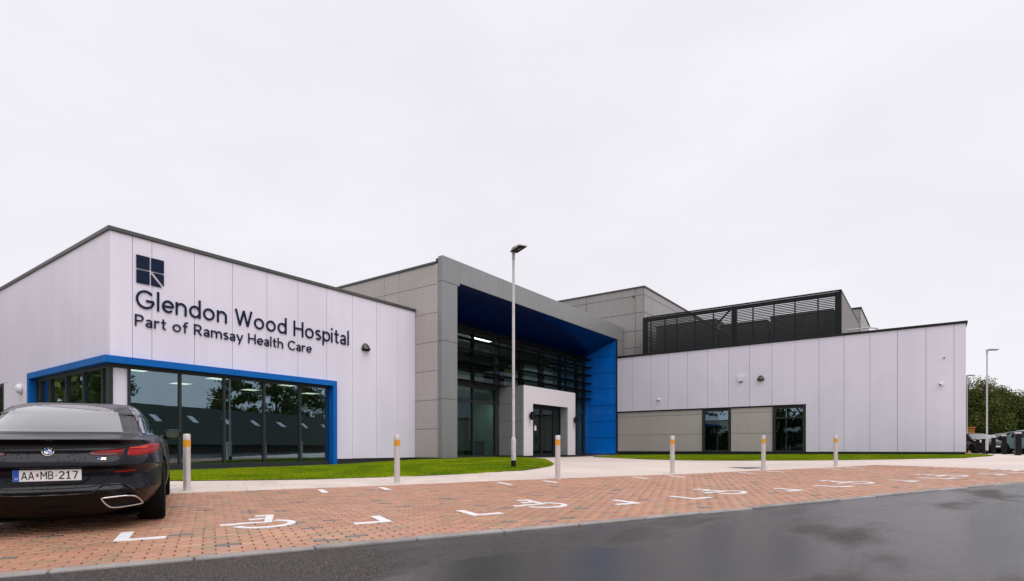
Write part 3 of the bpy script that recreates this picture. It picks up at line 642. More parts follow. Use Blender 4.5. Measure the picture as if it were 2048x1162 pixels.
# ---- entrance portal: beige return wall, grey frame, blue recess
PX0, PX1, PY, BACKY = 16.49, 32.9, 15.25, 17.48
bw_ = MB().box(PX0 + .06, PX0 + .25, PY + .26, 36, BASE, R(7.28)).build('return_wall', BACKING, hosp)
rowz = [R(h) for h in (-.345, .79, 1.935, 3.08, 4.22, 5.36, 6.48, 7.28)]
yc = [PY + .25, on_x(798, PX0)[0], on_x(769, PX0)[0], 24.6, 30.6, 36]
for k, (a, b) in enumerate(zip(yc[:-1], yc[1:])):
    for z0, z1 in zip(rowz[:-1], rowz[1:]):
        if a > 17.0 and z1 < R(5.2): continue
        panel('x', PX0, a, b, z0, z1, BEIGE, bw_, g=.007)
MB().box(PX0 - .04, PX0 + .3, PY + .34, 36, R(7.28), R(7.375), .01).build('coping', COPING, hosp)
MB().box(PX0 + .25, PX1 - .1, PY + .5, 36, R(7.0), R(7.1)).build('roof', ROOFM, hosp)
pc = MB(); pc.box(PX0 + .05, 17.32, PY + .05, BACKY + .3, R(-.40), R(6.6)); pc.box(PX0 + .05, PX1 - .05, PY + .05, PY + .40, R(6.75), R(7.5)); pc.box(32.06, PX1 - .05, PY + .06, PY + 1.5, R(-.3), R(6.719))
frame = pc.build('portal_frame', BACKING, hosp)
pz = [R(h) for h in (-.37, 1.97, 4.24, 6.56, 7.555)]
ops = 17.37
for i, (z0, z1) in enumerate(zip(pz[:-1], pz[1:])):
    if i < 3: MB().box(PX0, ops, PY, PY + .245, z0 + .004, z1 - .004, .012).build('frame_panel', GREYP, frame); MB().box(17.322, ops - .004, PY + .25, BACKY, z0 + .004, z1 - .004, .004).build('reveal_panel', DARK, frame)
lx = [PX0] + [on_y(p, PY)[0] for p in (920, 1006.7, 1079, 1138, 1190, 1240)] + [PX1]
for a, b in zip(lx[:-1], lx[1:]): MB().box(a + .003, b - .003, PY, PY + (.045 if a > PX0 + .1 else .245), R(6.68) if a > PX0 + .1 else R(6.564), R(7.555), .012).build('frame_panel', GREYP, frame)
MB().box(32.05, PX1, PY + .004, PY + 1.6, R(-.3), R(6.676), .01).build('frame_panel', GREYP, frame)
# soffit of sloping blue panels
def slope(y): return R(6.68) + (R(5.73) - R(6.68)) * (y - PY - .02) / (BACKY - PY - .02)
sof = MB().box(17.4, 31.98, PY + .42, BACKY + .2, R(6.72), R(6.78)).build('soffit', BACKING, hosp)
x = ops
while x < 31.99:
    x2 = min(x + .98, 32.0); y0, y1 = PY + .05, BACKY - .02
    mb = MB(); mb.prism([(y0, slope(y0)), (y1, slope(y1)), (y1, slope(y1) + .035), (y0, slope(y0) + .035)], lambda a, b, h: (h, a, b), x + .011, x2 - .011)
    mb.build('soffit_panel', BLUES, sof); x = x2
# blue side wall of the recess
bs = MB().box(32.04, 32.05, PY + .02, BACKY, R(-.32), R(6.6)).build('blue_wall', BACKING, hosp)
bz_ = [R(h) for h in (-.295, .70, 1.69, 2.68, 3.70, 4.70, 5.71)]
for z0, z1 in zip(bz_[:-1], bz_[1:]): panel('x', 31.99, PY + .03, BACKY - .02, z0, z1, BLUE, bs, th=.045, g=.013, b=.006, name='blue_panel')
MB().prism([(PY + .03, R(5.718)), (BACKY - .02, R(5.718)), (BACKY - .02, R(5.725)), (PY + .03, R(6.66))], lambda a, b, h: (h, a, b), 31.99, 32.035).build('blue_panel', BLUE, bs)
MB().box(31.95, 32.06, PY - .02, PY + .028, R(-.33), R(6.67)).build('corner_trim', DARK, hosp)
MB().box(PX0 + .1, 32.1, PY + .03, BACKY + .1, R(-1.0), R(-.40)).build('plinth', PLINTH, hosp)
# lobby glazing
lg = MB(); lg.box(ops, 31.985, BACKY - .03, BACKY + .1, R(-.40), R(-.30)); lg.box(ops, 31.985, BACKY - .03, BACKY + .1, R(2.24), R(2.32)); lg.box(ops, 31.985, BACKY - .05, BACKY + .3, R(2.95), R(3.22)); lg.box(ops, 31.985, BACKY - .04, BACKY + .3, R(5.45), R(5.76))
lob = lg.build('lobby_window', MULL, hosp)
mxs_ = [17.42, 19.0, 21.0, 22.85, 25.0, 26.95, 29.0, 29.75, 31.05, 31.9]
for x in mxs_:
    w = .12 if x in (22.85, 26.95, 31.05) else .035
    MB().box(x - w, x + w, BACKY - .04, BACKY + .11, R(3.222), R(5.448), .004).build('mullion', MULL, lob); MB().box(x - w, x + w, BACKY - .04, BACKY + .11, R(-.298), R(2.238), .004).build('mullion', MULL, lob); MB().box(x - w, x + w, BACKY - .04, BACKY + .11, R(2.322), R(2.948), .004).build('mullion', MULL, lob)
for a, b in zip(mxs_[:-1], mxs_[1:]):
    for z0, z1 in ((R(-.30), R(2.24)), (R(2.32), R(2.95)), (R(3.22), R(5.45))):
        MB().box(a + .036, b - .036, BACKY + .03, BACKY + .044, z0, z1).build('pane', GLASSC, lob)
# brise-soleil blades
bsol = MB()
for x in (17.6, 19.0, 21.0, 23.0, 25.0, 27.0, 29.0, 31.0): bsol.box(x - .011, x + .011, BACKY - .1, BACKY - .035, R(3.0), R(5.7)); 
brs = bsol.build('sunshade', DARK, hosp)
for h in (3.15, 3.62, 4.10, 4.585, 5.075, 5.57):
    z = R(h); prof = [(BACKY - .62, z - .015), (BACKY - .50, z - .045), (BACKY - .30, z - .05), (BACKY - .11, z - .02), (BACKY - .11, z + .02), (BACKY - .30, z + .04), (BACKY - .50, z + .02)]
    MB().prism(prof, lambda a, b, hh: (hh, a, b), 17.45, 31.93).build('blade', SCREEN, brs, smooth=25)
# lobby interior
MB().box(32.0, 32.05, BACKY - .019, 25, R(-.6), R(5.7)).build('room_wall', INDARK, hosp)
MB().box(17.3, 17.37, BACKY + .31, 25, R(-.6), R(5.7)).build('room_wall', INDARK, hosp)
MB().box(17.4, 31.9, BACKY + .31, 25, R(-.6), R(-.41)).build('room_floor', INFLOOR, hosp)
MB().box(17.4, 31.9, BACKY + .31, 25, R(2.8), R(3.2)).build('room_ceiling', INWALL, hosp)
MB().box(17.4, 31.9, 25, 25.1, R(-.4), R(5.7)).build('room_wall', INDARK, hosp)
MB().box(17.4, 31.9, BACKY + .31, 25, R(5.55), R(5.7)).build('room_ceiling', INWALL, hosp)
for (x0, x1, y, z0, z1, m) in ((24.0, 27.2, 20.2, -.41, 2.8, INLOB), (21.2, 27.5, 21.0, -.41, 2.8, INWALL), (27.9, 29.2, 19.2, 3.2, 5.0, INWALL), (30.3, 31.9, 19.3, 3.2, 5.0, INWALL), (26.5, 27.7, 19.6, 3.2, 4.6, INWALL), (23.2, 25.6, 20.5, 3.2, 4.3, INWALL)):
    MB().box(x0, x1, y, y + .1, R(z0), R(z1)).build('partition', m, hosp)
MB().box(31.96, 31.995, BACKY + .12, 19.2, R(3.2), R(5.5)).build('partition', INLOB, hosp); MB().box(31.96, 31.995, BACKY + .12, 19.2, R(-.41), R(2.8)).build('partition', INLOB, hosp)
MB().lathe([(.42, 0), (.42, .03)], (0, 0, 0), 28).build('t', INYEL)
ob = bpy.data.objects['t']; ob.name = 'wall_disc'; ob.parent = hosp; ob.rotation_euler = (rad(90), 0, 0); ob.location = Vector((27.0, 19.58, R(4.5))) - WL[hosp.name]
MB().box(22.0, 22.95, 18.3, 18.9, R(-.41), R(.42), .02).build('reception_desk', INDARK, None, label='dark desk standing behind the lower lobby glass left of the porch', category='desk')
ceiling_light(930, 28.5, R(5.549), 'long lit ceiling strip behind the top blades, left half', 'lit strips in the upper lobby', .75, .12, LIGHTL)
ceiling_light(962, 29.0, R(5.549), 'long lit ceiling strip behind the top blades, right half', 'lit strips in the upper lobby', .75, .12, LIGHTL)

for lx0, ly0, w_ in ((25.3, 18.7, 'nearer the glass'), (26.4, 19.3, 'farther right')):  # made-up ceiling panels behind the porch, added to brighten the lower lobby
    X_, Z_ = w2c(lx0, ly0); ceiling_light(CX + F * X_ / Z_, Z_, R(2.799), 'added panel brightening the lower lobby from behind the porch, %s' % w_, 'panels added to brighten the lower lobby', .3, .3, LIGHTL)

# ---- entrance porch
QX0, QX1, QY, QT = 23.0, 28.05, 15.9, R(3.12)
QO0, QO1, QOT, QB = 23.79, 27.25, R(2.27), R(-.33)
pcore = MB(); pcore.box(QX0 + .05, QO0 - .05, QY + .06, BACKY - .06, QB, QT - .05); pcore.box(QO1 + .05, QX1 - .05, QY + .06, BACKY - .06, QB, QT - .05); pcore.box(QO0 - .049, QO1 + .049, QY + .06, BACKY - .06, QOT + .05, QT - .052)
porch = pcore.build('porch', BACKING, hosp)
fp = MB(); fp.box(QX0, QO0, QY, QY + .058, QB, QOT); fp.box(QO1, QX1, QY, QY + .058, QB, QOT); fp.box(QX0, QX1, QY, QY + .058, QOT, QT)
fp.build('porch_front', PORCHW, porch)
qz = [QB, R(.54), R(1.40), R(2.26), QT - .004]
for z0, z1 in zip(qz[:-1], qz[1:]):
    panel('x', QX0 + .004, QY + .062, BACKY - .05, z0, z1, PORCHG, porch, th=.043, g=.008, name='porch_panel')
    if z1 < QT - .1: panel('x', QO1 + .001, QY + .062, QY + .5, z0, min(z1, QOT), PORCHG, porch, th=.043, g=.006, name='reveal_panel')
MB().box(QX0 + .003, QX1 - .003, QY + .003, BACKY - .055, QT - .003, QT + .03).build('porch_roof', COPING, porch)
MB().box(QO0, QO1, QY + .062, QY + .5, QOT, QOT + .045).build('porch_soffit', DARK, porch)
MB().box(QX0 + .03, QO0, QY + .03, BACKY, R(-.9), QB - .004).build('plinth', PLINTH, hosp); MB().box(QO1, QX1 - .03, QY + .03, BACKY, R(-.9), QB - .004).build('plinth', PLINTH, hosp)
DY = QY + .48
dm = [QO0 + .03, on_y(1083.5, DY)[0], on_y(1107, DY)[0], QO1 - .03]
df = MB(); df.box(QO0 + .002, QO1 - .002, DY, DY + .1, R(2.08), R(2.262))
doors = df.build('entrance_doors', DARK, hosp); MB().box(QO0 + .002, QO1 - .002, DY, DY + .1, R(-.42), R(-.36)).build('threshold', DARK, doors)
for i, x in enumerate(dm): MB().box(x - (.09 if i == 1 else .03), x + (.09 if i == 1 else .03), DY - .004, DY + .104, R(-.359), R(2.078), .004).build('door_stile', DARK, doors)
for i, (a, b) in enumerate(zip(dm[:-1], dm[1:])):
    MB().box(a + .03, b - .03, DY + .04, DY + .054, R(-.358), R(2.076)).build('pane', GLASSC, doors)
    MB().box(a + (.092 if i == 1 else .032), b - (.092 if i == 0 else .032), DY + .02, DY + .08, R(-.357), R(-.24)).build('kick_rail', DARK, doors)
nx, nZ = on_y(1071.5, DY); MB().box(nx - .09, nx + .09, DY + .02, DY + .036, zz(861, nZ), zz(852.5, nZ)).build('door_notice', WPLAST, doors); MB().box(nx - .06, nx + .06, DY + .02, DY + .036, zz(851.8, nZ), zz(850, nZ)).build('door_sticker', INYEL, doors)
MB().box(nx + .12, nx + .24, DY + .018, DY + .038, zz(885, nZ), zz(875, nZ)).build('push_plate', BLACKP, doors)
# lobby behind the doors
MB().box(QO0 + .1, QO1 - .1, DY + .2, BACKY + .3, R(-.5), R(-.40)).build('mat_floor', INFLOOR, hosp)

# ---- right-hand wing
WX, WY1 = 32.0, -1.42; WT = R(5.52); WB = R(-.135); TR = R(2.2)
yw0 = on_x(1611, WX)[0]; yA, yB_ = on_x(1404, WX)[0], on_x(1461, WX)[0]; yC = on_x(1545, WX)[0]
rc = MB(); rc.box(WX + .06, WX + .3, WY1 + .06, PY - .05, TR + .05, WT - .03); rc.box(WX + .062, WX + .298, WY1 + .06, yw0 - .06, WB, TR + .049); rc.box(WX + .12, WX + .298, yA, PY - .05, WB, TR + .049); rc.box(WX + .12, WX + .298, yC, yB_, WB, TR + .049)
rwall = rc.build('right_wall', BACKING, hosp)
jr = [PY - .03] + [on_x(p, WX)[0] for p in (1265, 1301, 1337, 1375, 1415, 1457, 1499, 1544, 1590, 1638, 1688, 1740, 1795, 1852, 1908)] + [WY1]
for a, b in zip(jr[:-1], jr[1:]):
    if b > yw0: panel('x', WX, b, a, TR + .06, WT, WHITE_Y, rwall)
    elif a > yw0: lpanel('x', WX, [(b + .006, a - .006, TR + .06, WT), (b + .006, yw0 - .02, WB, TR + .06)], WHITE_Y, rwall)
    else: panel('x', WX, b, a, WB, WT, WHITE_Y, rwall)
# return face at the corner and far side
for x in np.arange(WX + .055, 46, 1.1): panel('y', WY1, x, x + 1.1, WB, WT, WHITE_X, rwall)
MB().box(WX + .3, 48, WY1 + .06, WY1 + .25, WB, WT - .03).build('end_wall', BACKING, hosp)
MB().box(WX - .06, WX + .35, WY1 - .06, PY - .035, WT - .005, R(5.625), .012).build('coping', DARK, hosp); MB().box(WX + .355, 48, WY1 - .06, WY1 + .35, WT - .005, R(5.625), .012).build('coping', DARK, hosp)
MB().box(WX + .3, 62, WY1 + .3, 34, R(5.2), R(5.3)).build('roof', ROOFM, hosp)
MB().box(WX - .012, WX + .11, yw0 - .03, PY - .035, TR, TR + .058, .004).build('band_trim', DARK, hosp)
MB().box(WX + .01, WX + .3, WY1 + .02, PY - .04, R(-.75), WB - .004).build('plinth', DARK, hosp); MB().box(WX + .3, 48, WY1 + .02, WY1 + .3, R(-.75), WB - .004).build('plinth', DARK, hosp)
rz = [R(h) for h in (-.135, .83, 1.93)] + [TR]
for a, b in ((yA + .005, PY - .04), (yC + .005, yB_ - .005)):
    for z0, z1 in zip(rz[:-1], rz[1:]): panel('x', WX + .045, a, b, z0, z1, BEIGE, rwall, th=.07, g=.006, name='beige_panel')
for (a, b, tr) in ((yB_, yA, 1.55), (yw0, yC, 1.6)):
    fr = MB()
    for y0, y1 in ((a, a + .13), (b - .13, b)): fr.box(WX + .0, WX + .18, y0 + .003, y1 - .003, WB, TR - .002, .004)
    for z0, z1 in ((WB, WB + .07), (TR - .12, TR - .004), (R(tr) - .03, R(tr) + .03)): fr.box(WX + .05, WX + .16, a + .132, b - .132, z0, z1)
    w = fr.build('wing_window', MULL, hosp)
    MB().box(WX + .1, WX + .114, a + .13, b - .13, WB + .07, R(tr) - .03).build('pane', GLASSC, w); MB().box(WX + .1, WX + .114, a + .13, b - .13, R(tr) + .03, TR - .12).build('pane', GLASS, w)
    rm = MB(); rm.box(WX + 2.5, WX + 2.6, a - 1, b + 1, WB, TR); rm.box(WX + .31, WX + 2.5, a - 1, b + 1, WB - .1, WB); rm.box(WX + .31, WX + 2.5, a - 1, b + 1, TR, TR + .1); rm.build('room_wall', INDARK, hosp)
# ---- plant screen on the roof
SXx = 32.42; sy0, sy1 = 3.4, 13.5; ST = R(7.85)
ps = MB()
for p in (1302, 1330, 1354, 1390, 1427, 1506, 1548, 1590, 1636): 
    y = on_x(p, SXx + .15)[0]; ps.box(SXx + .12, SXx + .18, y - .03, y + .03, R(5.3), ST - .06)
for p in (1468, 1676): 
    y = on_x(p, SXx + .15)[0]; ps.box(SXx + .12, SXx + .34, y - .13, y + .13, R(5.3), ST - .03)
ps.box(SXx + .10, SXx + .2, sy0, sy1, ST - .20, ST - .06); ps.box(SXx - .03, SXx + .12, sy1 - .02, sy1 + .25, R(5.3), ST)
y0b, y1b = on_x(1427, SXx)[0], on_x(1458, SXx)[0]
ps.tube([(SXx + .3, y0b, R(6.9)), (SXx + .3, y1b, R(7.7))], .05, 6); ps.tube([(SXx + .35, on_x(1380, SXx)[0], R(7.7)), (SXx + .35, on_x(1455, SXx)[0], R(6.2))], .045, 6)
scr = ps.build('plant_screen', SCREEN, hosp)
k = 0; z = R(5.66)
while z < ST - .05:
    MB().prism([(SXx, z - .006), (SXx + .012, z + .056), (SXx + .06, z + .068), (SXx + .06, z + .056), (SXx + .022, z + .044), (SXx + .012, z - .006)], lambda a, b, h: (a, h, b), sy0, sy1).build('louvre_blade', SCREEN, scr); z += .0865
MB().box(SXx - .02, SXx + .1, sy0 - .03, sy1, ST - .03, ST + .03, .006).build('screen_cap', SCREEN, scr)
MB().box(SXx + .06, SXx + .16, sy0 - .02, sy0 + .06, R(5.3), ST - .03).build('screen_corner', SCREEN, scr)
MB().box(SXx + .165, 41.6, sy0 + .0, sy0 + .08, R(5.3), ST - .02).build('side_screen', BROWNM, scr); MB().box(SXx + .11, 41.62, sy0 - .02, sy0 + .1, ST - .018, ST + .03).build('screen_cap', SCREEN, scr)
MB().box(41.5, 41.6, sy0 + .1, sy1, R(5.3), R(7.6)).build('back_screen', SCREEN, scr)
rl = MB(); rl.tube([(32.5, 3.2, R(5.85)), (32.5, 2.2, R(5.85)), (32.9, 1.9, R(5.85))], .035, 6); rl.tube([(32.5, 3.2, R(5.3)), (32.5, 3.2, R(5.85))], .03, 6); rl.tube([(32.9, 1.9, R(5.3)), (32.9, 1.9, R(5.85))], .03, 6); rl.build('guard_rail', GALV, hosp)
# roof plant behind the screen
UNIT = mat('plant_unit', (.14, .145, .145), .5, metal=.2, var=.1)
for i, (a, b, h, x0, x1, w) in enumerate(((3.9, 6.9, 7.22, 33.7, 35.6, 'nearest the right-hand end'), (7.1, 9.6, 7.12, 33.7, 35.8, 'in the middle'), (9.8, 13.4, 7.5, 33.6, 36.5, 'nearest the grey block'))):
    t = empty('plant_unit', ((x0 + x1) / 2, (a + b) / 2, R(5.3)), label='dark boxy air plant unit behind the roof louvres, %s' % w, category='plant unit', group='roof plant units')
    MB().box(x0, x1, a, b, R(5.42), R(h) - .06, .03).build('casing', UNIT, t); MB().box(x0 - .04, x1 + .04, a - .04, b + .04, R(h) - .06, R(h), .01).build('lid', UNIT, t)
    fb = MB(); fb.box(x0 + .1, x1 - .1, a + .1, a + .25, R(5.3), R(5.42)); fb.box(x0 + .1, x1 - .1, b - .25, b - .1, R(5.3), R(5.42)); fb.build('base_rail', SCREEN, t)
    for y in np.arange(a + .4, b - .3, .9): MB().lathe([(.30, 0), (.30, .1), (.26, .12)], ((x0 + x1) / 2, y, R(h)), 16).build('fan', SCREEN, t)
# ---- tall grey block behind, and a smaller one far right
GXb, GYb, GTb = 33.0, 13.9, R(9.86)
gc = MB().box(GXb + .06, 58, GYb + .06, 34, R(5.2), GTb - .02).build('rear_block', BACKING, hosp)
gzr = [R(h) for h in (5.25, 6.24, 7.25, 8.35, 9.41)] + [GTb]
gy = [GYb + .052, on_x(1270.4, GXb)[0], on_x(1173, GXb)[0], 23.5, 29, 34]; gx = [GXb, 34.3, 38.5, 42.7, 46.9, 51, 58]
for z0, z1 in zip(gzr[:-1], gzr[1:]):
    for a, b in zip(gy[:-1], gy[1:]): panel('x', GXb, a, b, z0, z1, GREYM, gc, g=.012)
    for a, b in zip(gx[:-1], gx[1:]): panel('y', GYb, a, b, z0, z1, GREYM, gc, g=.012)
MB().box(GXb - .05, GXb + .3, GYb - .05, 34, GTb - .004, R(9.95), .01).build('coping', COPING, hosp); MB().box(GXb + .305, 58, GYb - .05, GYb + .3, GTb - .004, R(9.95), .01).build('coping', COPING, hosp)
FX = 46.6; fy0, fy1 = on_x(1721.5, FX)[0], on_x(1697, FX)[0]
fc = MB().box(FX + .06, 54, fy0 + .06, fy1 + 2, R(5.2), R(9.8)).build('rear_block', BACKING, hosp)
for z0, z1 in ((R(5.25), R(8.5)), (R(8.5), R(9.1)), (R(9.1), R(9.8))):
    panel('x', FX, fy0 + .052, (fy0 + fy1) / 2 + .15, z0, z1, GREYM, fc, g=.012); panel('x', FX, (fy0 + fy1) / 2 + .15, fy1 + 2, z0, z1, DARK, fc, g=.012)
    for x in (46.6, 49.1, 51.6): panel('y', fy0, x, x + 2.5, z0, z1, GREYM, fc, g=.012)
MB().box(FX - .05, 54.1, fy0 - .05, fy1 + 2, R(9.8), R(9.9), .01).build('coping', DARK, hosp)

# ------------------------------------------------------------------ fixtures on the walls
def wedge_lamp(pos, ax, lab):                                     # rounded triangular bulkhead light; faces -y or -x
    t = empty('wall_lamp', pos, label=lab, category='wall lamp', group='wedge wall lamps')
    def pl(a, d, h): return (pos[0] + a, pos[1] - d, pos[2] + h) if ax == 'y' else (pos[0] - d, pos[1] - a, pos[2] + h)
    mb = MB(); nu, nv = 18, 10; grid = []
    for j in range(nv + 1):
        f = j / nv; row = []                                      # f 0 bottom edge, 1 top
        hw = .165 * (1 - f ** 2.2) ** .75 + .012; dep = .19 * (1 - f) ** .62 + .012
        for i in range(nu + 1):
            a = math.pi * i / nu; row.append(mb.pt(*pl(-hw * math.cos(a), dep * math.sin(a) ** .8, .05 + f * .24)))
        grid.append(row)
    for j in range(nv):
        for i in range(nu): mb.f.append([grid[j][i], grid[j][i + 1], grid[j + 1][i + 1], grid[j + 1][i]]); mb.mi.append(0)
    mb.f.append(grid[-1][:]); mb.mi.append(0)
    mb.build('lamp_hood', LAMPBODY, t, smooth=50)
    lb = MB(); bot = [lb.pt(*pl(-.172 * math.cos(math.pi * i / nu), .19 * math.sin(math.pi * i / nu) ** .8, .048)) for i in range(nu + 1)]; lo = [lb.pt(*pl(-.15 * math.cos(math.pi * i / nu), .13 * math.sin(math.pi * i / nu) ** .8, 0)) for i in range(nu + 1)]
    for i in range(nu): lb.f.append([bot[i], bot[i + 1], lo[i + 1], lo[i]]); lb.mi.append(0)
    lb.f.append(lo); lb.mi.append(0); lb.f.append(bot[::-1]); lb.mi.append(0); lb.build('lamp_lens', BLACKP, t)
x, Z = on_y(730.5, WING_Y); wedge_lamp((x, WING_Y - .001, zz(702, Z)), 'y', 'dark wedge-shaped lamp on the white wall right of the lettering')
y, Z = on_x(1521.5, WX); wedge_lamp((WX - .001, y, zz(761.5, Z)), 'x', 'dark wedge-shaped lamp on the right-hand wing beside the white alarm box')
# alarm box
y, Z = on_x(1482, WX); z0 = zz(765, Z); z1 = zz(752.5, Z); t = empty('alarm_box', (WX, y, z0), label='white tapered alarm sounder box on the right-hand wing wall', category='alarm box')
hw = .17; pol = [(-hw, z1), (hw, z1), (hw * .93, z1 - .10), (hw * .5, z0 + .06), (-hw * .5, z0 + .06), (-hw * .93, z1 - .10)]
MB().prism(pol, lambda a, b, h: (WX - h, y - a, b), .001, .085).build('alarm_cover', WPLAST, t)
MB().prism([(-hw * .52, z0 + .056), (hw * .52, z0 + .056), (hw * .3, z0), (-hw * .3, z0)], lambda a, b, h: (WX - h, y - a, b), .001, .075).build('strobe_lens', mat('strobe_blue', (.01, .012, .05), .2), t)
# dome cameras
def camera_dome(px, py, lab, r=.095):
    y, Z = on_x(px, WX); z = zz(py, Z); t = empty('security_camera', (WX, y, z), label=lab, category='camera', group='security cameras')
    mb = MB(lambda p: (WX - p[2] - .001, y + p[1], z + p[0])); mb.lathe([(r, 0), (r, .05), (r * .8, .075)], n=20); mb.build('camera_base', WPLAST, t, smooth=35)
    mb = MB(lambda p: (WX - .075 - p[2], y + p[1] + .02, z + p[0] - .02)); mb.lathe([(r * .72, 0), (r * .66, .04), (r * .45, .075), (.012, .092)], n=18); mb.build('camera_eye', WPLAST, t, smooth=60)
    mb = MB(lambda p: (WX - .145 - p[2], y + p[1] + .045, z + p[0] - .04)); mb.lathe([(r * .34, 0), (r * .3, .02)], n=14); mb.build('camera_lens', BLACKP, t)
camera_dome(1318, 799, 'small white dome camera low on the right-hand wing near the portal', .085)
camera_dome(1883, 768, 'white dome camera near the outer corner of the right-hand wing')
y, Z = on_x(1888.5, WX); z = zz(716, Z); t = empty('wall_sensor', (WX, y, z), label='tiny dark sensor high on the wall above the corner camera', category='sensor')
MB().box(WX - .05, WX - .001, y - .03, y + .03, z - .03, z + .03, .008).build('sensor_body', BLACKP, t); MB().tube([(WX - .05, y, z), (WX - .07, y, z)], .015, 8).build('sensor_eye', WPLAST, t)
y, Z = on_x(1267, GXb); z = zz(593.5, Z); t = empty('wall_sensor', (GXb, y, z), label='small dark sensor high on the grey rear block', category='sensor')
MB().box(GXb - .08, GXb - .001, y - .05, y + .05, z - .05, z + .05, .01).build('sensor_body', BLACKP, t); MB().tube([(GXb - .08, y, z), (GXb - .1, y, z)], .02, 8).build('sensor_eye', GALV, t)
# up-down lights on the porch
for px, py, w in ((1059.5, 832, 'left'), (1148, 840, 'right')):
    x, Z = on_y(px, QY); z = zz(py, Z); t = empty('porch_lamp', (x, QY, z), label='dark up-and-down lamp on the %s pier of the white porch' % w, category='wall lamp', group='porch lamps')
    MB().tube([(x, QY - .17, z - .20), (x, QY - .17, z + .20)], .105, 18).build('lamp_cylinder', BLACKP, t, smooth=40)
    MB().box(x - .05, x + .05, QY - .08, QY - .001, z - .11, z + .11, .01).build('wall_bracket', BLACKP, t)
    for dz in (-.2, .188): MB().tube([(x, QY - .17, z + dz), (x, QY - .17, z + dz + .012)], .112, 18).build('lamp_rim', LAMPBODY, t)
# white bulkhead on the side wall
y, Z = on_x(43, SIDE_X); z = zz(778, Z); t = empty('bulkhead_lamp', (SIDE_X, y, z), label='white rounded bulkhead lamp on the side wall by the blue surround', category='wall lamp')
mb = MB(lambda p: (SIDE_X - p[2] - .001, y + p[1], z + p[0])); mb.lathe([(.17, 0), (.17, .05), (.15, .11), (.09, .15), (.01, .165)], n=20); mb.build('lamp_dome', WPLAST, t, smooth=60)
mb = MB(lambda p: (SIDE_X - p[2] - .001, y + p[1], z + p[0])); mb.lathe([(.182, 0), (.182, .03), (.172, .035)], n=20); mb.build('lamp_ring', GALV, t)

# ------------------------------------------------------------------ bollards
blab = ['steel bollard with yellow band, the one beside the dark parked car', 'steel bollard with yellow band in front of the white panel wall, left of the portal', 'steel bollard with yellow band standing in front of the white porch',
        'steel bollard with yellow band in front of the beige panels next to the blue wall', 'steel bollard with yellow band in front of the beige panels between the two wing windows', 'steel bollard with yellow band farthest right, before plain white wall panels']
b0 = None
for (px, py), lab in zip(((373.5, 983), (795.5, 968), (1118, 958.5), (1347.5, 947.5), (1529.8, 940), (1674.5, 933)), blab):
    x, y = gpt(px, py); x += .05 * SY * -1; y += .05 * SX; z = gz(x, y)
    if b0 is None:
        b0 = empty('bollard', (x, y, z), label=lab, category='bollard', group='steel bollards along the paving edge')
        MB().lathe([(.059, -.05), (.059, .775)], (x, y, z), 24).build('post', STEEL, b0, smooth=40)
        MB().lathe([(.0612, .775), (.0612, .895)], (x, y, z), 24).build('reflective_band', YBAND, b0, smooth=40)
        MB().lathe([(.059, .895), (.059, .988), (.053, 1.0), (.02, 1.003)], (x, y, z), 24).build('post_top', STEEL, b0, smooth=40)
        MB().lathe([(.082, -.01), (.082, .008), (.06, .012)], (x, y, z), 24).build('base_ring', STEEL, b0)
    else:
        c = copy_tree(b0); c.location = (x, y, z); c['label'] = lab
# dark timber-like posts by the far car park
post0 = None
plab = ['squat black post with pale cap farthest back, beside the wing corner', 'squat black post with pale cap just left of the tall lamp post foot', 'squat black post with pale cap just right of the tall lamp post foot',
        'squat black post with pale cap second from the right edge', 'largest squat black post with pale cap, nearest the right edge']
PCAP = mat('pale_cap', (.6, .6, .58), .6)
for (px, Z), lab in zip(((1955.5, 38), (1967.5, 36), (1987, 33), (2008.5, 29.5), (2036, 25)), plab):
    x, y = c2w(tn(px) * Z, Z); z = gz(x, y)
    if post0 is None:
        post0 = empty('parking_post', (x, y, z), label=lab, category='post', group='black posts by the far car park')
        MB().box(x - .1, x + .1, y - .1, y + .1, z - .05, z + .93, .02).build('post', BLACKP, post0); MB().box(x - .105, x + .105, y - .105, y + .105, z + .932, z + 1.0, .015).build('cap', PCAP, post0)
    else: c = copy_tree(post0); c.location = (x, y, z); c['label'] = lab; c.rotation_euler.z = random.uniform(-.3, .3)

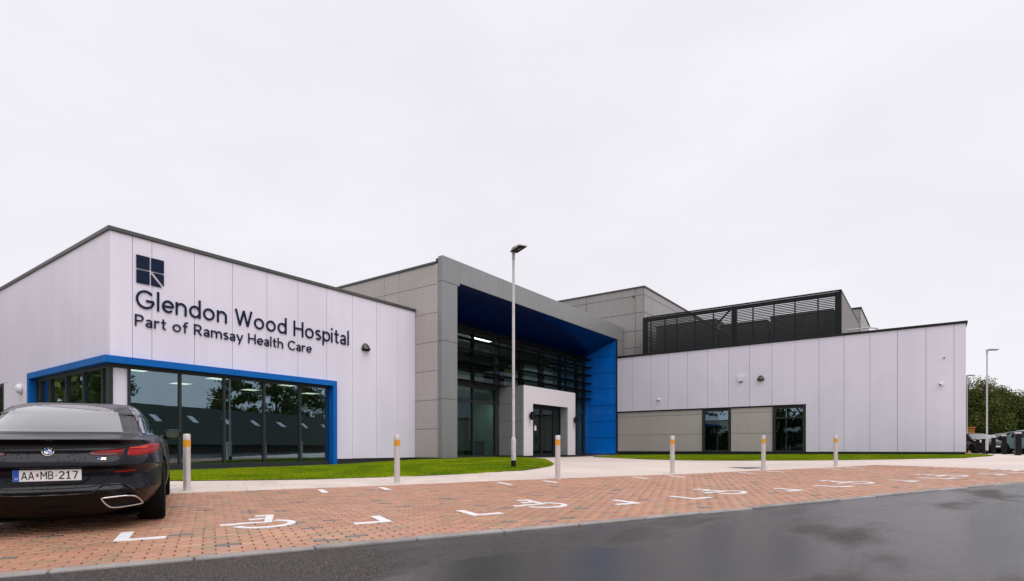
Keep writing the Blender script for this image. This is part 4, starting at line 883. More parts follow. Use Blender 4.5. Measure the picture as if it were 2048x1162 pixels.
# ------------------------------------------------------------------ lamp posts
def lamp_post(x, y, H, hd, lab, near=False):
    z = gz(x, y); t = empty('lamp_post', (x, y, z), label=lab, category='lamp post', group='lamp posts')
    dx, dy = hd; ln = math.hypot(dx, dy); dx /= ln; dy /= ln
    MB().lathe([(.069, -.05), (.069, .2)], (x, y, z), 18).build('root_sleeve', BLACKP, t, smooth=40)
    MB().lathe([(.068, .2), (.068, .78), (.064, .80), (.041, .86)], (x, y, z), 18).build('base_section', GALV, t, smooth=40)
    MB().lathe([(.040, .86), (.038, H - .15)], (x, y, z), 16).build('column', GALV, t, smooth=40)
    def xf(p): return (x + dx * p[0] - dy * p[1], y + dy * p[0] + dx * p[1], z + p[2])
    MB().lathe([(.045, H - .16), (.05, H - .04), (.045, H + .03), (.02, H + .055)], (x, y, z), 16).build('spigot', GALV, t, smooth=40)
    prof = [(-.05, .02), (.0, .065), (.16, .072), (.54, .05), (.57, .032), (.54, .02)]
    hd_ = MB(xf); n = len(prof); w0 = .08; secs = []
    for sgn in (-1, 1): secs.append([hd_.pt(a, sgn * (w0 if a < .02 else .125), H + b + .02) for a, b in prof])
    hd_.f.append(secs[0]); hd_.f.append(secs[1][::-1]); hd_.mi += [0, 0]
    for i in range(n): hd_.f.append([secs[0][i], secs[0][(i + 1) % n], secs[1][(i + 1) % n], secs[1][i]]); hd_.mi.append(0)
    hh = hd_.build('lamp_head', GALV, t)
    MB(xf).box(.0, .53, -.115, .115, H + .025, H + .037).build('lamp_underside', BLACKP, t); MB(xf).box(.24, .44, -.04, .04, H + .018, H + .0245).build('lamp_lens', mat('led_lens', (.10, .085, .06), .3), t)
    return t
hd = st2w(0, -1)
lx_, ly_ = gpt(1027, 935); lamp_post(lx_, ly_, 5.95, hd, 'tall pale lamp post on the lawn in front of the portal')
lx_, ly_ = c2w(tn(1974) * 32.5, 32.5); lamp_post(lx_, ly_, 5.85, c2w(1, -.2), 'tall lamp post by the far car park among black posts')
lx_, ly_ = c2w(tn(1992.5) * 76, 76); lamp_post(lx_, ly_, 5.9, c2w(.2, -1), 'distant thin lamp post seen against the trees')
lx_, ly_ = c2w(tn(1934) * 44, 44); lamp_post(lx_, ly_, 5.9, c2w(1, -.1), 'lamp post mostly hidden behind the corner of the right-hand wing')

# ------------------------------------------------------------------ cars
def crom(P, k):
    P = np.array(P, float); n = len(P); outp = []
    for i in range(n - 1):
        p0, p1, p2, p3 = P[max(i - 1, 0)], P[i], P[i + 1], P[min(i + 2, n - 1)]
        for j in range(k): u = j / k; outp.append(.5 * ((2 * p1) + (-p0 + p2) * u + (2 * p0 - 5 * p1 + 4 * p2 - p3) * u * u + (-p0 + 3 * p1 - 3 * p2 + p3) * u ** 3))
    outp.append(P[-1]); return np.array(outp)
def car_grid(levels, k, nq):                                      # levels: z, rear x, front x, half width, rear squareness, front squareness
    Lv = crom(levels, k); m = 4 * nq; G = np.zeros((len(Lv), m, 3))
    for a, (z, xr, xf, w, nr, nf) in enumerate(Lv):
        xm = .5 * (xr + xf) if xf - xr < 2.2 else min(max(2.45, xr + .9), xf - .9)
        for b in range(m):
            ph = 2 * math.pi * b / m; c, s_ = math.cos(ph), math.sin(ph); n = nr if c >= 0 else nf
            r = (abs(c) ** n + abs(s_) ** n) ** (-1 / n)
            x = xm - (xm - xr) * c * r if c >= 0 else xm - (xf - xm) * c * r
            G[a, b] = (x, w * s_ * r, z)                          # b = 0 rear centre, rising b towards the left side
    return G
def grid_normals(G):
    du = np.roll(G, -1, 1) - np.roll(G, 1, 1); dv = np.gradient(G, axis=0); n = np.cross(du, dv); n /= np.maximum(np.linalg.norm(n, axis=2, keepdims=True), 1e-9)
    c = G.mean((0, 1)); s_ = np.sign((n * (G - c)).sum(2, keepdims=True)); s_[s_ == 0] = 1; return n * s_
def grid_patch(G, Nn, sel, off):
    mb = MB(); idx = {}
    def vid(a, b):
        b %= G.shape[1]
        if (a, b) not in idx: idx[a, b] = mb.pt(*(G[a, b] + Nn[a, b] * off))
        return idx[a, b]
    for a in range(G.shape[0] - 1):
        for b in range(G.shape[1]):
            if sel(a, b): mb.f.append([vid(a, b), vid(a, b + 1), vid(a + 1, b + 1), vid(a + 1, b)]); mb.mi.append(0)
    return mb
def body_mesh(G, arches, split_z, mats):
    mb = MB(); nv, m = G.shape[:2]
    for a in range(nv):
        for b in range(m): mb.pt(*G[a, b])
    for a in range(nv - 1):
        for b in range(m): mb.f.append([a * m + b, a * m + (b + 1) % m, (a + 1) * m + (b + 1) % m, (a + 1) * m + b]); mb.mi.append(1 if G[a:a + 2, b, 2].mean() < split_z else 0)
    mb.f.append(list(range(m))[::-1]); mb.mi.append(1); mb.f.append(list(range((nv - 1) * m, nv * m))); mb.mi.append(0)
    me = bpy.data.meshes.new('body'); me.from_pydata(mb.v, [], mb.f); [me.materials.append(q) for q in mats]; me.polygons.foreach_set('material_index', mb.mi)
    bm = bmesh.new(); bm.from_mesh(me); bmesh.ops.recalc_face_normals(bm, faces=bm.faces); bm.to_mesh(me); bm.free()
    if arches:
        ob = bpy.data.objects.new('tmp', me); COL.objects.link(ob); kill = []
        for (x, y0, y1, z, r) in arches:
            cm = MB().tube([(x, y0, z), (x, y1, z)], r, 40); c = cm.build('tmpc', mats[1]); kill.append(c)
            md = ob.modifiers.new('b', 'BOOLEAN'); md.object = c; md.operation = 'DIFFERENCE'; md.solver = 'EXACT'
        dg = bpy.context.evaluated_depsgraph_get(); me2 = bpy.data.meshes.new_from_object(ob.evaluated_get(dg)); bpy.data.objects.remove(ob)
        for c in kill: bpy.data.objects.remove(c)
        me = me2
    auto_smooth(me, 38); return me
RWGLASS = bpy.data.materials.new('rear_glass')
def paint(name, col, drops=True, flake=.35):
    m = bpy.data.materials.new(name); m.use_nodes = True; n = m.node_tree.nodes; l = m.node_tree.links; p = n['Principled BSDF']
    p.inputs['Base Color'].default_value = (*col, 1); p.inputs['Metallic'].default_value = flake; p.inputs['Roughness'].default_value = .34; p.inputs['Specular IOR Level'].default_value = .1; p.inputs['Coat Weight'].default_value = .36; p.inputs['Coat Roughness'].default_value = .03
    if drops: droplets(m, p, ('Normal', 'Coat Normal'))
    return m
def droplets(m, p, socks):
    n = m.node_tree.nodes; l = m.node_tree.links; tcn = n.new('ShaderNodeTexCoord'); vo = n.new('ShaderNodeTexVoronoi'); vo.inputs['Scale'].default_value = 48; vo.inputs['Randomness'].default_value = 1; l.new(tcn.outputs['Object'], vo.inputs['Vector'])
    mr = n.new('ShaderNodeMapRange'); mr.interpolation_type = 'SMOOTHSTEP'; mr.inputs[1].default_value = .12; mr.inputs[2].default_value = .36; mr.inputs[3].default_value = 1; mr.inputs[4].default_value = 0; l.new(vo.outputs['Distance'], mr.inputs[0])
    sp = n.new('ShaderNodeSeparateColor'); l.new(vo.outputs['Color'], sp.inputs[0]); gt = n.new('ShaderNodeMath'); gt.operation = 'GREATER_THAN'; gt.inputs[1].default_value = .55; l.new(sp.outputs[0], gt.inputs[0])
    mu = n.new('ShaderNodeMath'); mu.operation = 'MULTIPLY'; l.new(mr.outputs[0], mu.inputs[0]); l.new(gt.outputs[0], mu.inputs[1])
    bp = n.new('ShaderNodeBump'); bp.inputs['Distance'].default_value = .0022; bp.inputs['Strength'].default_value = .9; l.new(mu.outputs[0], bp.inputs['Height'])
    for s_ in socks: l.new(bp.outputs[0], p.inputs[s_])
CARGLASS = bpy.data.materials.new('car_glass'); CARGLASS.use_nodes = True; _p = CARGLASS.node_tree.nodes['Principled BSDF']; _p.inputs['Base Color'].default_value = (.012, .014, .015, 1); _p.inputs['Roughness'].default_value = .03; _p.inputs['IOR'].default_value = 2.3; _p.inputs['Coat Weight'].default_value = 1; droplets(CARGLASS, _p, ('Normal', 'Coat Normal'))
RWGLASS.use_nodes = True; _p = RWGLASS.node_tree.nodes['Principled BSDF']; _p.inputs['Base Color'].default_value = (.012, .012, .013, 1); _p.inputs['Coat Weight'].default_value = 1; _p.inputs['Coat IOR'].default_value = 2.2; _p.inputs['IOR'].default_value = 2.6; _p.inputs['Roughness'].default_value = .04; droplets(RWGLASS, _p, ('Normal', 'Coat Normal'))
RED = mat('lamp_red', (.30, .008, .009), .3, var=.1, spec=.15); REDD = mat('lamp_dark_red', (.07, .004, .005), .2, coat=.3, spec=.3)
CHROME = mat('chrome', (.75, .74, .73), .12, metal=1, var=.02); TYRE = mat('tyre', (.007, .007, .007), .85, spec=.15, bump=.003, bscale=60); RIM = mat('rim', (.25, .25, .26), .3, metal=.9)
PLATEW = mat('plate_white', (.82, .81, .83), .4, var=.02); PLATEB = mat('plate_blue', (.01, .09, .50), .4); BLK = mat('black_gloss', (.003, .003, .0035), .25, spec=.25); BMBLUE = mat('emblem_blue', (.01, .20, .56), .25)
def wheel(x, y, z, r, w, parent, out):                            # out = +1 left side, -1 right side; local space
    c = MB(lambda p: (x + p[0], y + p[2] * out, z + p[1])); h = w / 2
    ty = c.lathe([(r * .70, -h * .96), (r * .95, -h), (r, -h * .72), (r, h * .72), (r * .95, h), (r * .70, h * .96)], n=36).build('wheel', TYRE, parent, smooth=35, local=True)
    q = MB(c.xf); q.lathe([(r * .70, h * .5), (r * .72, h * .97), (r * .66, h * .9), (r * .62, h * .4)], n=32); sub(ty, q, 'rim', RIM, smooth=35)
    q = MB(c.xf)
    for k in range(5):
        a = 2 * math.pi * k / 5
        for d in (-.1, .1): q.prism([(.05, -.022), (r * .68, -.018 + d * .3), (r * .68, .018 + d * .3), (.05, .022)], lambda u, v, hh, a=a: (u * math.cos(a) - v * math.sin(a), u * math.sin(a) + v * math.cos(a), hh), h * .55, h * .86)
    q.lathe([(.075, h * .5), (.07, h * .9)], n=16); sub(ty, q, 'spokes', RIM)
    return ty

# ---- the dark coupe in the first bay
g0 = .035
LV = [(.15, .46, 4.75, .76, 4, 4), (.20, .30, 4.92, .83, 4.2, 4), (.26, .16, 5.0, .885, 4.5, 4), (.33, .085, 5.03, .925, 4.6, 4), (.40, .040, 5.05, .945, 4.8, 4), (.435, .018, 5.05, .952, 4.9, 4), (.455, .020, 5.05, .953, 4.9, 4),
      (.50, .050, 5.05, .956, 4.9, 4), (.58, .062, 5.04, .957, 4.8, 4), (.64, .056, 5.02, .954, 4.8, 4), (.668, .030, 5.01, .953, 4.8, 4), (.684, .008, 5.0, .952, 4.75, 4), (.70, .004, 5.0, .951, 4.75, 4), (.75, .022, 4.97, .946, 4.7, 4), (.80, .055, 4.90, .941, 4.6, 4), (.85, .088, 4.80, .932, 4.5, 4),
      (.895, .094, 4.58, .919, 4.4, 3.8), (.922, .060, 4.42, .905, 4.3, 3.6), (.941, .018, 4.3, .889, 4.2, 3.5), (.951, .018, 4.2, .877, 4.1, 3.4), (.961, .075, 4.1, .862, 4.0, 3.3), (.978, .22, 3.95, .838, 3.8, 3.2), (.995, .36, 3.8, .806, 3.6, 3.1),
      (1.02, .455, 3.68, .774, 3.4, 3), (1.095, .62, 3.52, .742, 3.2, 3), (1.185, .86, 3.32, .704, 3.0, 3), (1.265, 1.13, 3.08, .660, 2.9, 3), (1.325, 1.44, 2.86, .612, 2.8, 3), (1.367, 1.78, 2.66, .550, 2.7, 3), (1.388, 2.08, 2.50, .44, 2.6, 3), (1.396, 2.22, 2.38, .28, 2.4, 2.6)]
K, NQ = 5, 30
G = car_grid(LV, K, NQ); Nn = grid_normals(G); M4 = 4 * NQ
phi_c = 30.0
cX0, cZ0 = -.8098 * 5.466, 5.466
hx, hy = c2w(-math.sin(rad(phi_c)), math.cos(rad(phi_c))); rx, ry = c2w(cX0, cZ0)
def cw(d, r): return (rx + hx * d + hy * r, ry + hy * d - hx * r)  # car forward d, right r -> world
zr = (gz(*cw(1.08, .8)) + gz(*cw(1.08, -.8))) / 2; zf = (gz(*cw(4.1, .8)) + gz(*cw(4.1, -.8))) / 2
pitch = math.atan2(zf - zr, 3.02); roll = math.atan2(gz(*cw(2.5, -.8)) - gz(*cw(2.5, .8)), 1.6)
car = empty('parked_car', (rx, ry, zr - (zf - zr) / 3.02 * 1.08), label='dark blue-black coupe parked at the left with a white number plate, wet with rain', category='car')
ax_ = Vector((hx * math.cos(pitch), hy * math.cos(pitch), math.sin(pitch))); ay_ = Vector((-hy, hx, math.tan(roll))); ay_ = (ay_ - ax_ * ay_.dot(ax_)).normalized(); az_ = ax_.cross(ay_)
car.rotation_euler = Matrix((ax_, ay_, az_)).transposed().to_euler()
PAINTC = paint('dark_car_paint', (.003, .0035, .008), True, 0)
ARCH = [(1.08, -1.1, -.62, .355, .40), (1.08, .62, 1.1, .355, .40), (4.1, -1.1, -.62, .355, .40), (4.1, .62, 1.1, .355, .40)]
body = body_mesh(G, ARCH, .435, [PAINTC, BLK]); link('body', body, (0, 0, 0), car, True)
bvh = BVHTree.FromPolygons([tuple(p) for p in G.reshape(-1, 3)], [[a * M4 + b, a * M4 + (b + 1) % M4, (a + 1) * M4 + (b + 1) % M4, (a + 1) * M4 + b] for a in range(G.shape[0] - 1) for b in range(M4)])
def hit(r, z, off=0):                                             # point on the tail at right-offset r, height z (local), lifted by off
    h = bvh.ray_cast(Vector((-3, -r, z)), Vector((1, 0, 0)))
    if h[0] is None: return Vector((1.0, -r, z))
    n = h[1]; n = n if n.x < 0 else -n
    return h[0] + n * off
def tail_patch(top, bot, off=.006, nu=28, nv=6, th=.012, sgn=1):
    mb = MB(); tx, tz = zip(*top); bx_, bz2 = zip(*bot); g = []
    for j in range(nv + 1):
        row = []
        for i in range(nu + 1):
            u = i / nu; k = np.linspace(0, 1, len(top)); kb = np.linspace(0, 1, len(bot))
            r = (1 - j / nv) * np.interp(u, kb, bx_) + j / nv * np.interp(u, k, tx); z = (1 - j / nv) * np.interp(u, kb, bz2) + j / nv * np.interp(u, k, tz)
            e = min(1, min(i, nu - i) / 1.5, min(j, nv - j) / 1.0); row.append(mb.pt(*hit(sgn * r, z, -th * (1 - e) + off * e)))
        g.append(row)
    for j in range(nv):
        for i in range(nu): mb.f.append([g[j][i], g[j][i + 1], g[j + 1][i + 1], g[j + 1][i]]); mb.mi.append(0)
    return mb
def lvl(a): return G[a, 0, 2]
grid_patch(G, Nn, lambda a, b: 1.0 < G[a, b, 2] < 1.37 and (b < NQ * .53 or b >= M4 - NQ * .53), .0025).build('window_surround', BLK, car, smooth=60, local=True)
rw = grid_patch(G, Nn, lambda a, b: 1.016 < G[a, b, 2] < 1.33 - .09 * (min(b, M4 - b) / (NQ * .45)) ** 3 and (b < NQ * .44 or b >= M4 - NQ * .44), .005); rwo = rw.build('rear_window', RWGLASS, car, smooth=60, local=True)
for side in (1, -1):
    def sel(a, b):
        bb = b if b < M4 / 2 else M4 - b
        if (b < M4 / 2) != (side > 0): return False
        return .985 < G[a, b, 2] < 1.325 and NQ * .60 < bb < NQ * 1.52 and not (NQ * .93 < bb < NQ * .97)
    grid_patch(G, Nn, sel, .004).build('side_window', CARGLASS, car, smooth=60, local=True)
grid_patch(G, Nn, lambda a, b: 1.0 < G[a, b, 2] < 1.35 and M4 / 2 - NQ * .47 < b < M4 / 2 + NQ * .47, .004).build('windscreen', CARGLASS, car, smooth=60, local=True)
for sgn in (1, -1):
    t1 = tail_patch([(.30, .812), (.36, .836), (.46, .852), (.55, .862), (.622, .870)], [(.30, .806), (.345, .786), (.43, .776), (.52, .775), (.603, .777)], sgn=sgn).build('tail_light', REDD, car, smooth=50, local=True)
    q = tail_patch([(.345, .822), (.45, .836), (.605, .848)], [(.36, .806), (.45, .802), (.605, .806)], off=.011, sgn=sgn); sub(t1, q, 'light_bar', RED, smooth=50)
    t2 = tail_patch([(.632, .872), (.69, .876), (.735, .884), (.765, .905), (.83, .918), (.878, .912), (.892, .895)], [(.615, .778), (.67, .772), (.74, .772), (.80, .776), (.85, .788), (.88, .81), (.892, .86)], sgn=sgn).build('tail_light', RED, car, smooth=50, local=True)
    q = tail_patch([(.64, .866), (.70, .872), (.75, .882), (.80, .886)], [(.64, .850), (.70, .850), (.75, .846), (.80, .850)], off=.012, sgn=sgn); sub(t2, q, 'light_bar', mat('lamp_bright_red', (.60, .05, .035), .3, spec=.2), smooth=50)
    tail_patch([(.50, .632), (.60, .637), (.71, .648)], [(.52, .61), (.60, .61), (.70, .618)], nv=3, sgn=sgn).build('reflector', RED, car, smooth=50, local=True)
    ex = [(.41, .362), (.46, .372), (.665, .375), (.735, .30), (.715, .275), (.52, .262), (.455, .29)]
    pts = [hit(sgn * r, z, .012) for r, z in ex]; xmin = min(p.x for p in pts)
    pts = [Vector((p.x * .75 + xmin * .25, p.y, p.z)) for p in pts]
    pp = [Vector(p) for p in crom([tuple(p) for p in pts + pts[:1]], 6)]
    et = MB().tube(pp, .0085, 8, cap=False).build('exhaust_trim', CHROME, car, smooth=60, local=True)
    hole = MB(); c0 = sum(pts, Vector()) / len(pts); cid = hole.pt(*(c0 + Vector((.02, 0, 0)))); ids = [hole.pt(*(p + Vector((.006, 0, 0)))) for p in pp[:-1]]
    for i in range(len(ids)): hole.f.append([ids[i], ids[(i + 1) % len(ids)], cid]); hole.mi.append(0)
    sub(et, hole, 'exhaust_mouth', mat('mouth_black', (.003, .003, .003), .9))  # shallow black face that closes the exhaust mouth
    dl = [hit(sgn * r, z, .006) for r, z in [(.0, .415), (.18, .417), (.335, .427), (.38, .455), (.425, .49), (.52, .497), (.60, .492), (.66, .45), (.71, .40), (.77, .345)]]
    MB().tube([Vector(p) for p in crom([tuple(p) for p in dl], 4)], .007, 6).build('bumper_trim', mat('trim_grey', (.05, .05, .052), .25, metal=.6), car, smooth=60, local=True)
    sm = [hit(sgn * r, z, .0005) for r, z in [(.645, .776), (.60, .72), (.54, .64), (.47, .56), (.40, .505), (.33, .48), (.15, .473), (0, .472)]]
    MB().tube([Vector(p) for p in crom([tuple(p) for p in sm], 4)], .004, 6).build('boot_seam', mat('seam', (.001, .001, .001), .9), car, local=True)
    sm = [hit(sgn * r, z, .0005) for r, z in [(.33, .60), (.31, .56), (.27, .525), (.20, .515), (0, .513)]]
    MB().tube([Vector(p) for p in crom([tuple(p) for p in sm], 4)], .006, 6).build('plate_recess_edge', PAINTC, car, smooth=60, local=True)
    # door mirror
    mc = Vector((3.02, -sgn * 1.0, 1.0)); mm = MB(); nu = 14; rings = []
    for dx, k in ((-.035, .80), (-.028, .96), (0, 1.0), (.06, .95), (.11, .7), (.135, .3)):
        rings.append([mm.pt(mc.x + dx, mc.y + .115 * k * math.copysign(abs(math.cos(a)) ** .7, math.cos(a)), mc.z + .072 * k * math.copysign(abs(math.sin(a)) ** .7, math.sin(a))) for a in [2 * math.pi * i / 20 for i in range(20)]])
    for a, b in zip(rings[:-1], rings[1:]):
        for i in range(20): mm.f.append([a[i], a[(i + 1) % 20], b[(i + 1) % 20], b[i]]); mm.mi.append(0)
    mm.f.append(rings[0][::-1]); mm.f.append(rings[-1]); mm.mi += [0, 0]
    mo = mm.build('door_mirror', BLK, car, smooth=50, local=True)
    gl = MB(); gl.f.append([gl.pt(mc.x - .0375, mc.y + .088 * math.copysign(abs(math.cos(a)) ** .7, math.cos(a)), mc.z + .052 * math.copysign(abs(math.sin(a)) ** .7, math.sin(a))) for a in [2 * math.pi * i / 20 for i in range(20)]]); gl.mi.append(0); sub(mo, gl, 'mirror_glass', mat('mirror_glass', (.25, .27, .27), .05, metal=1))
    st_ = MB().tube([mc + Vector((.04, sgn * .06, -.04)), mc + Vector((.05, sgn * .2, -.06))], .03, 8); sub(mo, st_, 'mirror_stalk', BLK)
    for xw in (1.08, 4.1): wheel(xw, -sgn * .80, .355, .355, .275, car, -sgn)
liner = MB()
for xw in (1.08, 4.1): liner.box(xw - .42, xw + .42, -.615, .615, .2, .7)
liner.build('wheel_well', mat('well_black', (.004, .004, .004), .9), car, local=True)
MB().box(.5, 4.6, -.70, .70, .12, .149, .02).build('underbody', BLACKP, car, local=True)
# bootlid edge seam below the glass
for sgn in (1, -1):
    pass
# number plate
px_ = min(hit(r, .605).x for r in (-.25, 0, .25)) - .012; PZ = .605
pl = MB().box(px_ - .006, px_ + .004, -.26, .26, PZ - .056, PZ + .056, .003).build('number_plate', PLATEW, car, local=True)
MB_ = MB().box(px_ - .0075, px_ - .003, .213, .258, PZ - .054, PZ + .054); sub(pl, MB_, 'plate_band', PLATEB)
def sub_text(body, y0, z0, width, cap, m, parent, xface):         # text on the tail, reading left to right from behind
    offs, tot = text_layout(body, .14); kx = width / tot
    for ch, o in zip(body, offs):
        mb = MB(); letter(mb, ch, lambda a, b, h, o=o: (xface - h, y0 - (a + o) * kx, z0 + b * cap), 0, .0008, .135); sub(parent, mb, 'plate_letter' if cap > .03 else 'small_letter', m)
INK = mat('plate_ink', (.006, .006, .006), .5)
sub_text('AA', .197, PZ - .038, .094, .076, INK, pl, px_ - .0068); sub_text('MB', .055, PZ - .038, .098, .076, INK, pl, px_ - .0068); sub_text('217', -.082, PZ - .038, .150, .076, INK, pl, px_ - .0068)
sub(pl, MB().box(px_ - .0072, px_ - .005, -.057, -.070, PZ - .006, PZ + .003), 'plate_letter', INK)
sub_text('H', .243, PZ - .038, .018, .022, PLATEW, pl, px_ - .0082)
crest = MB().prism([(-.010, .010), (-.010, -.006), (0, -.018), (.010, -.006), (.010, .010)], lambda a, b, h: (px_ - .006 - h, .078 + a, PZ + b), 0, .0012); sub(pl, crest, 'plate_crest', mat('crest_red', (.35, .06, .04), .5))
sub(pl, MB().prism([(-.008, .011), (.008, .011), (.004, .022), (-.004, .022)], lambda a, b, h: (px_ - .006 - h, .078 + a, PZ + b), 0, .0012), 'plate_crest', mat('crest_gold', (.35, .24, .06), .5))
# roundel on the boot lid
bc = hit(0, .828, .004); tilt = math.atan2(hit(0, .86).x - hit(0, .80).x, .06)
def rnd(p): return (bc.x - p[2] * math.cos(tilt) + p[1] * math.sin(tilt), bc.y - p[0], bc.z + p[1] * math.cos(tilt) + p[2] * math.sin(tilt))
bd = MB(rnd).lathe([(.046, -.012), (.046, .004), (.044, .006)], n=32).build('roundel', BLK, car, local=True)
for r_ in (.0455, .0275):
    ring = MB(); ring.tube([rnd((r_ * math.cos(a), r_ * math.sin(a), .006)) for a in np.linspace(0, 2 * math.pi, 37)], .0016, 6, cap=False); sub(bd, ring, 'roundel_ring', CHROME, smooth=60)
for q in range(4):
    mb = MB(rnd); a0 = q * math.pi / 2; arc = [(.0268 * math.cos(a0 + math.pi / 2 * i / 8), .0268 * math.sin(a0 + math.pi / 2 * i / 8)) for i in range(9)]
    mb.prism([(0, 0)] + arc, lambda a, b, h: (a, b, h), .005, .0075); sub(bd, mb, 'roundel_quarter', PLATEW if q in (0, 2) else BMBLUE)
for ch, an in (('B', 132), ('M', 90), ('W', 48)):
    mb = MB(rnd); w = ALPHA[ch][1]; k = .0125; th = rad(an - 90)
    letter(mb, ch, lambda a, b, h: (((a - w / 2) * k) * math.cos(th) - (b * k + .0305) * math.sin(th), ((a - w / 2) * k) * math.sin(th) + (b * k + .0305) * math.cos(th), h), .0062, .0074, .17); sub(bd, mb, 'roundel_letter', PLATEW)
# striped letter badge below the right light
mbx = hit(.42, .757, .003)
def mbp(a, b, h): p = hit(.385 + a, .745 + b, .002 + h); return p
for k, (c, nm) in enumerate((((.03, .25, .65), 'badge_stripe'), ((.02, .03, .25), 'badge_stripe'), ((.6, .03, .03), 'badge_stripe'))):
    a0 = k * .0105; MB().prism([(a0, 0), (a0 + .0095, 0), (a0 + .0205, .022), (a0 + .011, .022)], mbp, 0, .0015).build(nm, mat('stripe%d' % k, c, .35), car, local=True)
m0 = .033
for poly in ([(0, 0), (.011, 0), (.018, .022), (.007, .022)], [(.012, .0), (.020, .008), (.020, .022), (.012, .013)], [(.0195, .008), (.028, .0), (.028, .013), (.0205, .022)], [(.028, 0), (.040, 0), (.040, .022), (.028, .022)]):
    MB().prism([(m0 + a, b) for a, b in poly], mbp, 0, .0015).build('badge_letter', CHROME, car, local=True)

# ---- cars in the far car park
HATCH = [(.20, .35, 4.0, .70, 4, 4), (.28, .12, 4.2, .82, 4.5, 4), (.40, .03, 4.27, .875, 4.8, 4), (.55, .02, 4.28, .89, 4.8, 4), (.70, .05, 4.22, .89, 4.6, 4), (.82, .08, 4.05, .88, 4.5, 4), (.90, .10, 3.7, .865, 4.4, 3.8), (.96, .13, 3.45, .835, 4.2, 3.5),
         (1.05, .22, 3.2, .79, 4, 3.3), (1.20, .42, 2.85, .73, 3.8, 3.2), (1.33, .62, 2.55, .66, 3.6, 3.2), (1.42, .85, 2.3, .57, 3.3, 3), (1.46, 1.15, 2.0, .40, 3, 3)]
def far_car(px, Z, ang, col, lab, hs=1.0, name='parked_car'):
    x, y = c2w(tn(px) * Z, Z); z = gz(x, y); fx, fy = c2w(math.sin(rad(ang)), math.cos(rad(ang)))
    t = empty(name, (x, y, z), math.atan2(fy, fx), label=lab, category='car', group='cars in the far car park')
    lv = [(a * (hs if a > .8 else 1) if a > .8 else a, b - 2.1, c - 2.1, d, e, f) for a, b, c, d, e, f in HATCH]
    lv = [(a + .0, b, c, d, e, f) for a, b, c, d, e, f in lv]
    g = car_grid([(a, b + 2.1, c + 2.1, d, e, f) for a, b, c, d, e, f in lv], 3, 14); g[:, :, 0] -= 2.1; nn = grid_normals(g); m4 = 56; nq = 14
    pm = paint('far_paint_%d' % int(px), col, False, .2)
    link('body', body_mesh(g, [(-1.35, -1.0, 1.0, .31, .36), (1.2, -1.0, 1.0, .31, .36)], .3, [pm, BLACKP]), (0, 0, 0), t, True)
    zlo, zhi = .97 * hs, 1.36 * hs
    grid_patch(g, nn, lambda a, b: zlo < g[a, b, 2] < zhi and (b < nq * .5 or b >= m4 - nq * .5), .006).build('rear_window', CARGLASS, t, smooth=60, local=True)
    grid_patch(g, nn, lambda a, b: zlo < g[a, b, 2] < zhi and abs(b - m4 / 2 + .5) < nq * .5, .006).build('windscreen', CARGLASS, t, smooth=60, local=True)
    for sd in (0, 1): grid_patch(g, nn, lambda a, b: zlo < g[a, b, 2] < zhi and nq * .62 < (b if sd == 0 else m4 - b - 1) < nq * 1.45, .006).build('side_window', CARGLASS, t, smooth=60, local=True)
    bv = BVHTree.FromPolygons([tuple(p) for p in g.reshape(-1, 3)], [[a * m4 + b, a * m4 + (b + 1) % m4, (a + 1) * m4 + (b + 1) % m4, (a + 1) * m4 + b] for a in range(g.shape[0] - 1) for b in range(m4)])
    for sg in (1, -1):
        for dirx, nm, mt in ((1, 'tail_light', RED), (-1, 'headlight', mat('headlamp', (.6, .62, .65), .1, coat=1))):
            mb = MB(); grd = []
            for j in range(3):
                row = []
                for i in range(5):
                    h = bv.ray_cast(Vector((-4 * dirx, sg * (.52 + .07 * i), .74 + .08 * j)), Vector((dirx, 0, 0))); p = h[0] if h[0] else Vector((-2 * dirx, sg * .6, .8)); row.append(mb.pt(p.x - .02 * dirx, p.y, p.z))
                grd.append(row)
            for j in range(2):
                for i in range(4): mb.f.append([grd[j][i], grd[j][i + 1], grd[j + 1][i + 1], grd[j + 1][i]]); mb.mi.append(0)
            mb.build(nm, mt, t, local=True)
        for xw in (-1.35, 1.2): wheel(xw, sg * .74, .31, .31, .2, t, sg)
        MB().box(.55, .68, sg * .92, sg * 1.06, .93 * hs, 1.05 * hs, .03).build('door_mirror', pm, t, local=True)
    MB().box(-2.13, -2.09, -.26, .26, .52, .63).build('number_plate', mat('plate_yellow', (.7, .5, .04), .4), t, local=True); MB().box(2.17, 2.21, -.26, .26, .42, .53).build('number_plate', PLATEW, t, local=True)
    return t
far_car(1951, 40.5, 190, (.012, .012, .014), 'black car behind the first squat post, nearest the wing corner', .98)
far_car(1960, 48, -8, (.55, .55, .57), 'white car with a red tail light behind the squat posts', 1.0)
far_car(2000, 47, -8, (.20, .215, .24), 'silver estate-like car with a pale roof right of the tall lamp post', 1.08)
far_car(2030, 39.5, -5, (.012, .013, .015), 'black car behind the two largest squat posts', 1.04)
far_car(2078, 33.5, 186, (.16, .26, .26), 'pale grey-green car cut off by the right edge', .98)
# reflected in the wing windows: a white car across the road
far_car(-2600, 5.0, 40, (.6, .6, .62), 'white car parked across the road, outside the picture', 1.0)

# ---- orange timber box behind the corner
ox, oy = c2w(tn(1933) * 46.5, 46.5); oz = gz(ox, oy); t = empty('storage_box', (ox, oy, oz), label='orange timber storage box just visible behind the wing corner', category='box')
OR = mat('orange_timber', (.50, .19, .035), .6, var=.15, vscale=4)
for i in range(8): MB().box(ox - .6, ox + .6, oy - .5, oy + .5, oz + .05 + i * .24, oz + .27 + i * .24, .02).build('board', OR, t)
MB().box(ox - .66, ox + .66, oy - .56, oy + .56, oz + 1.98, oz + 2.06, .02).build('lid', OR, t)

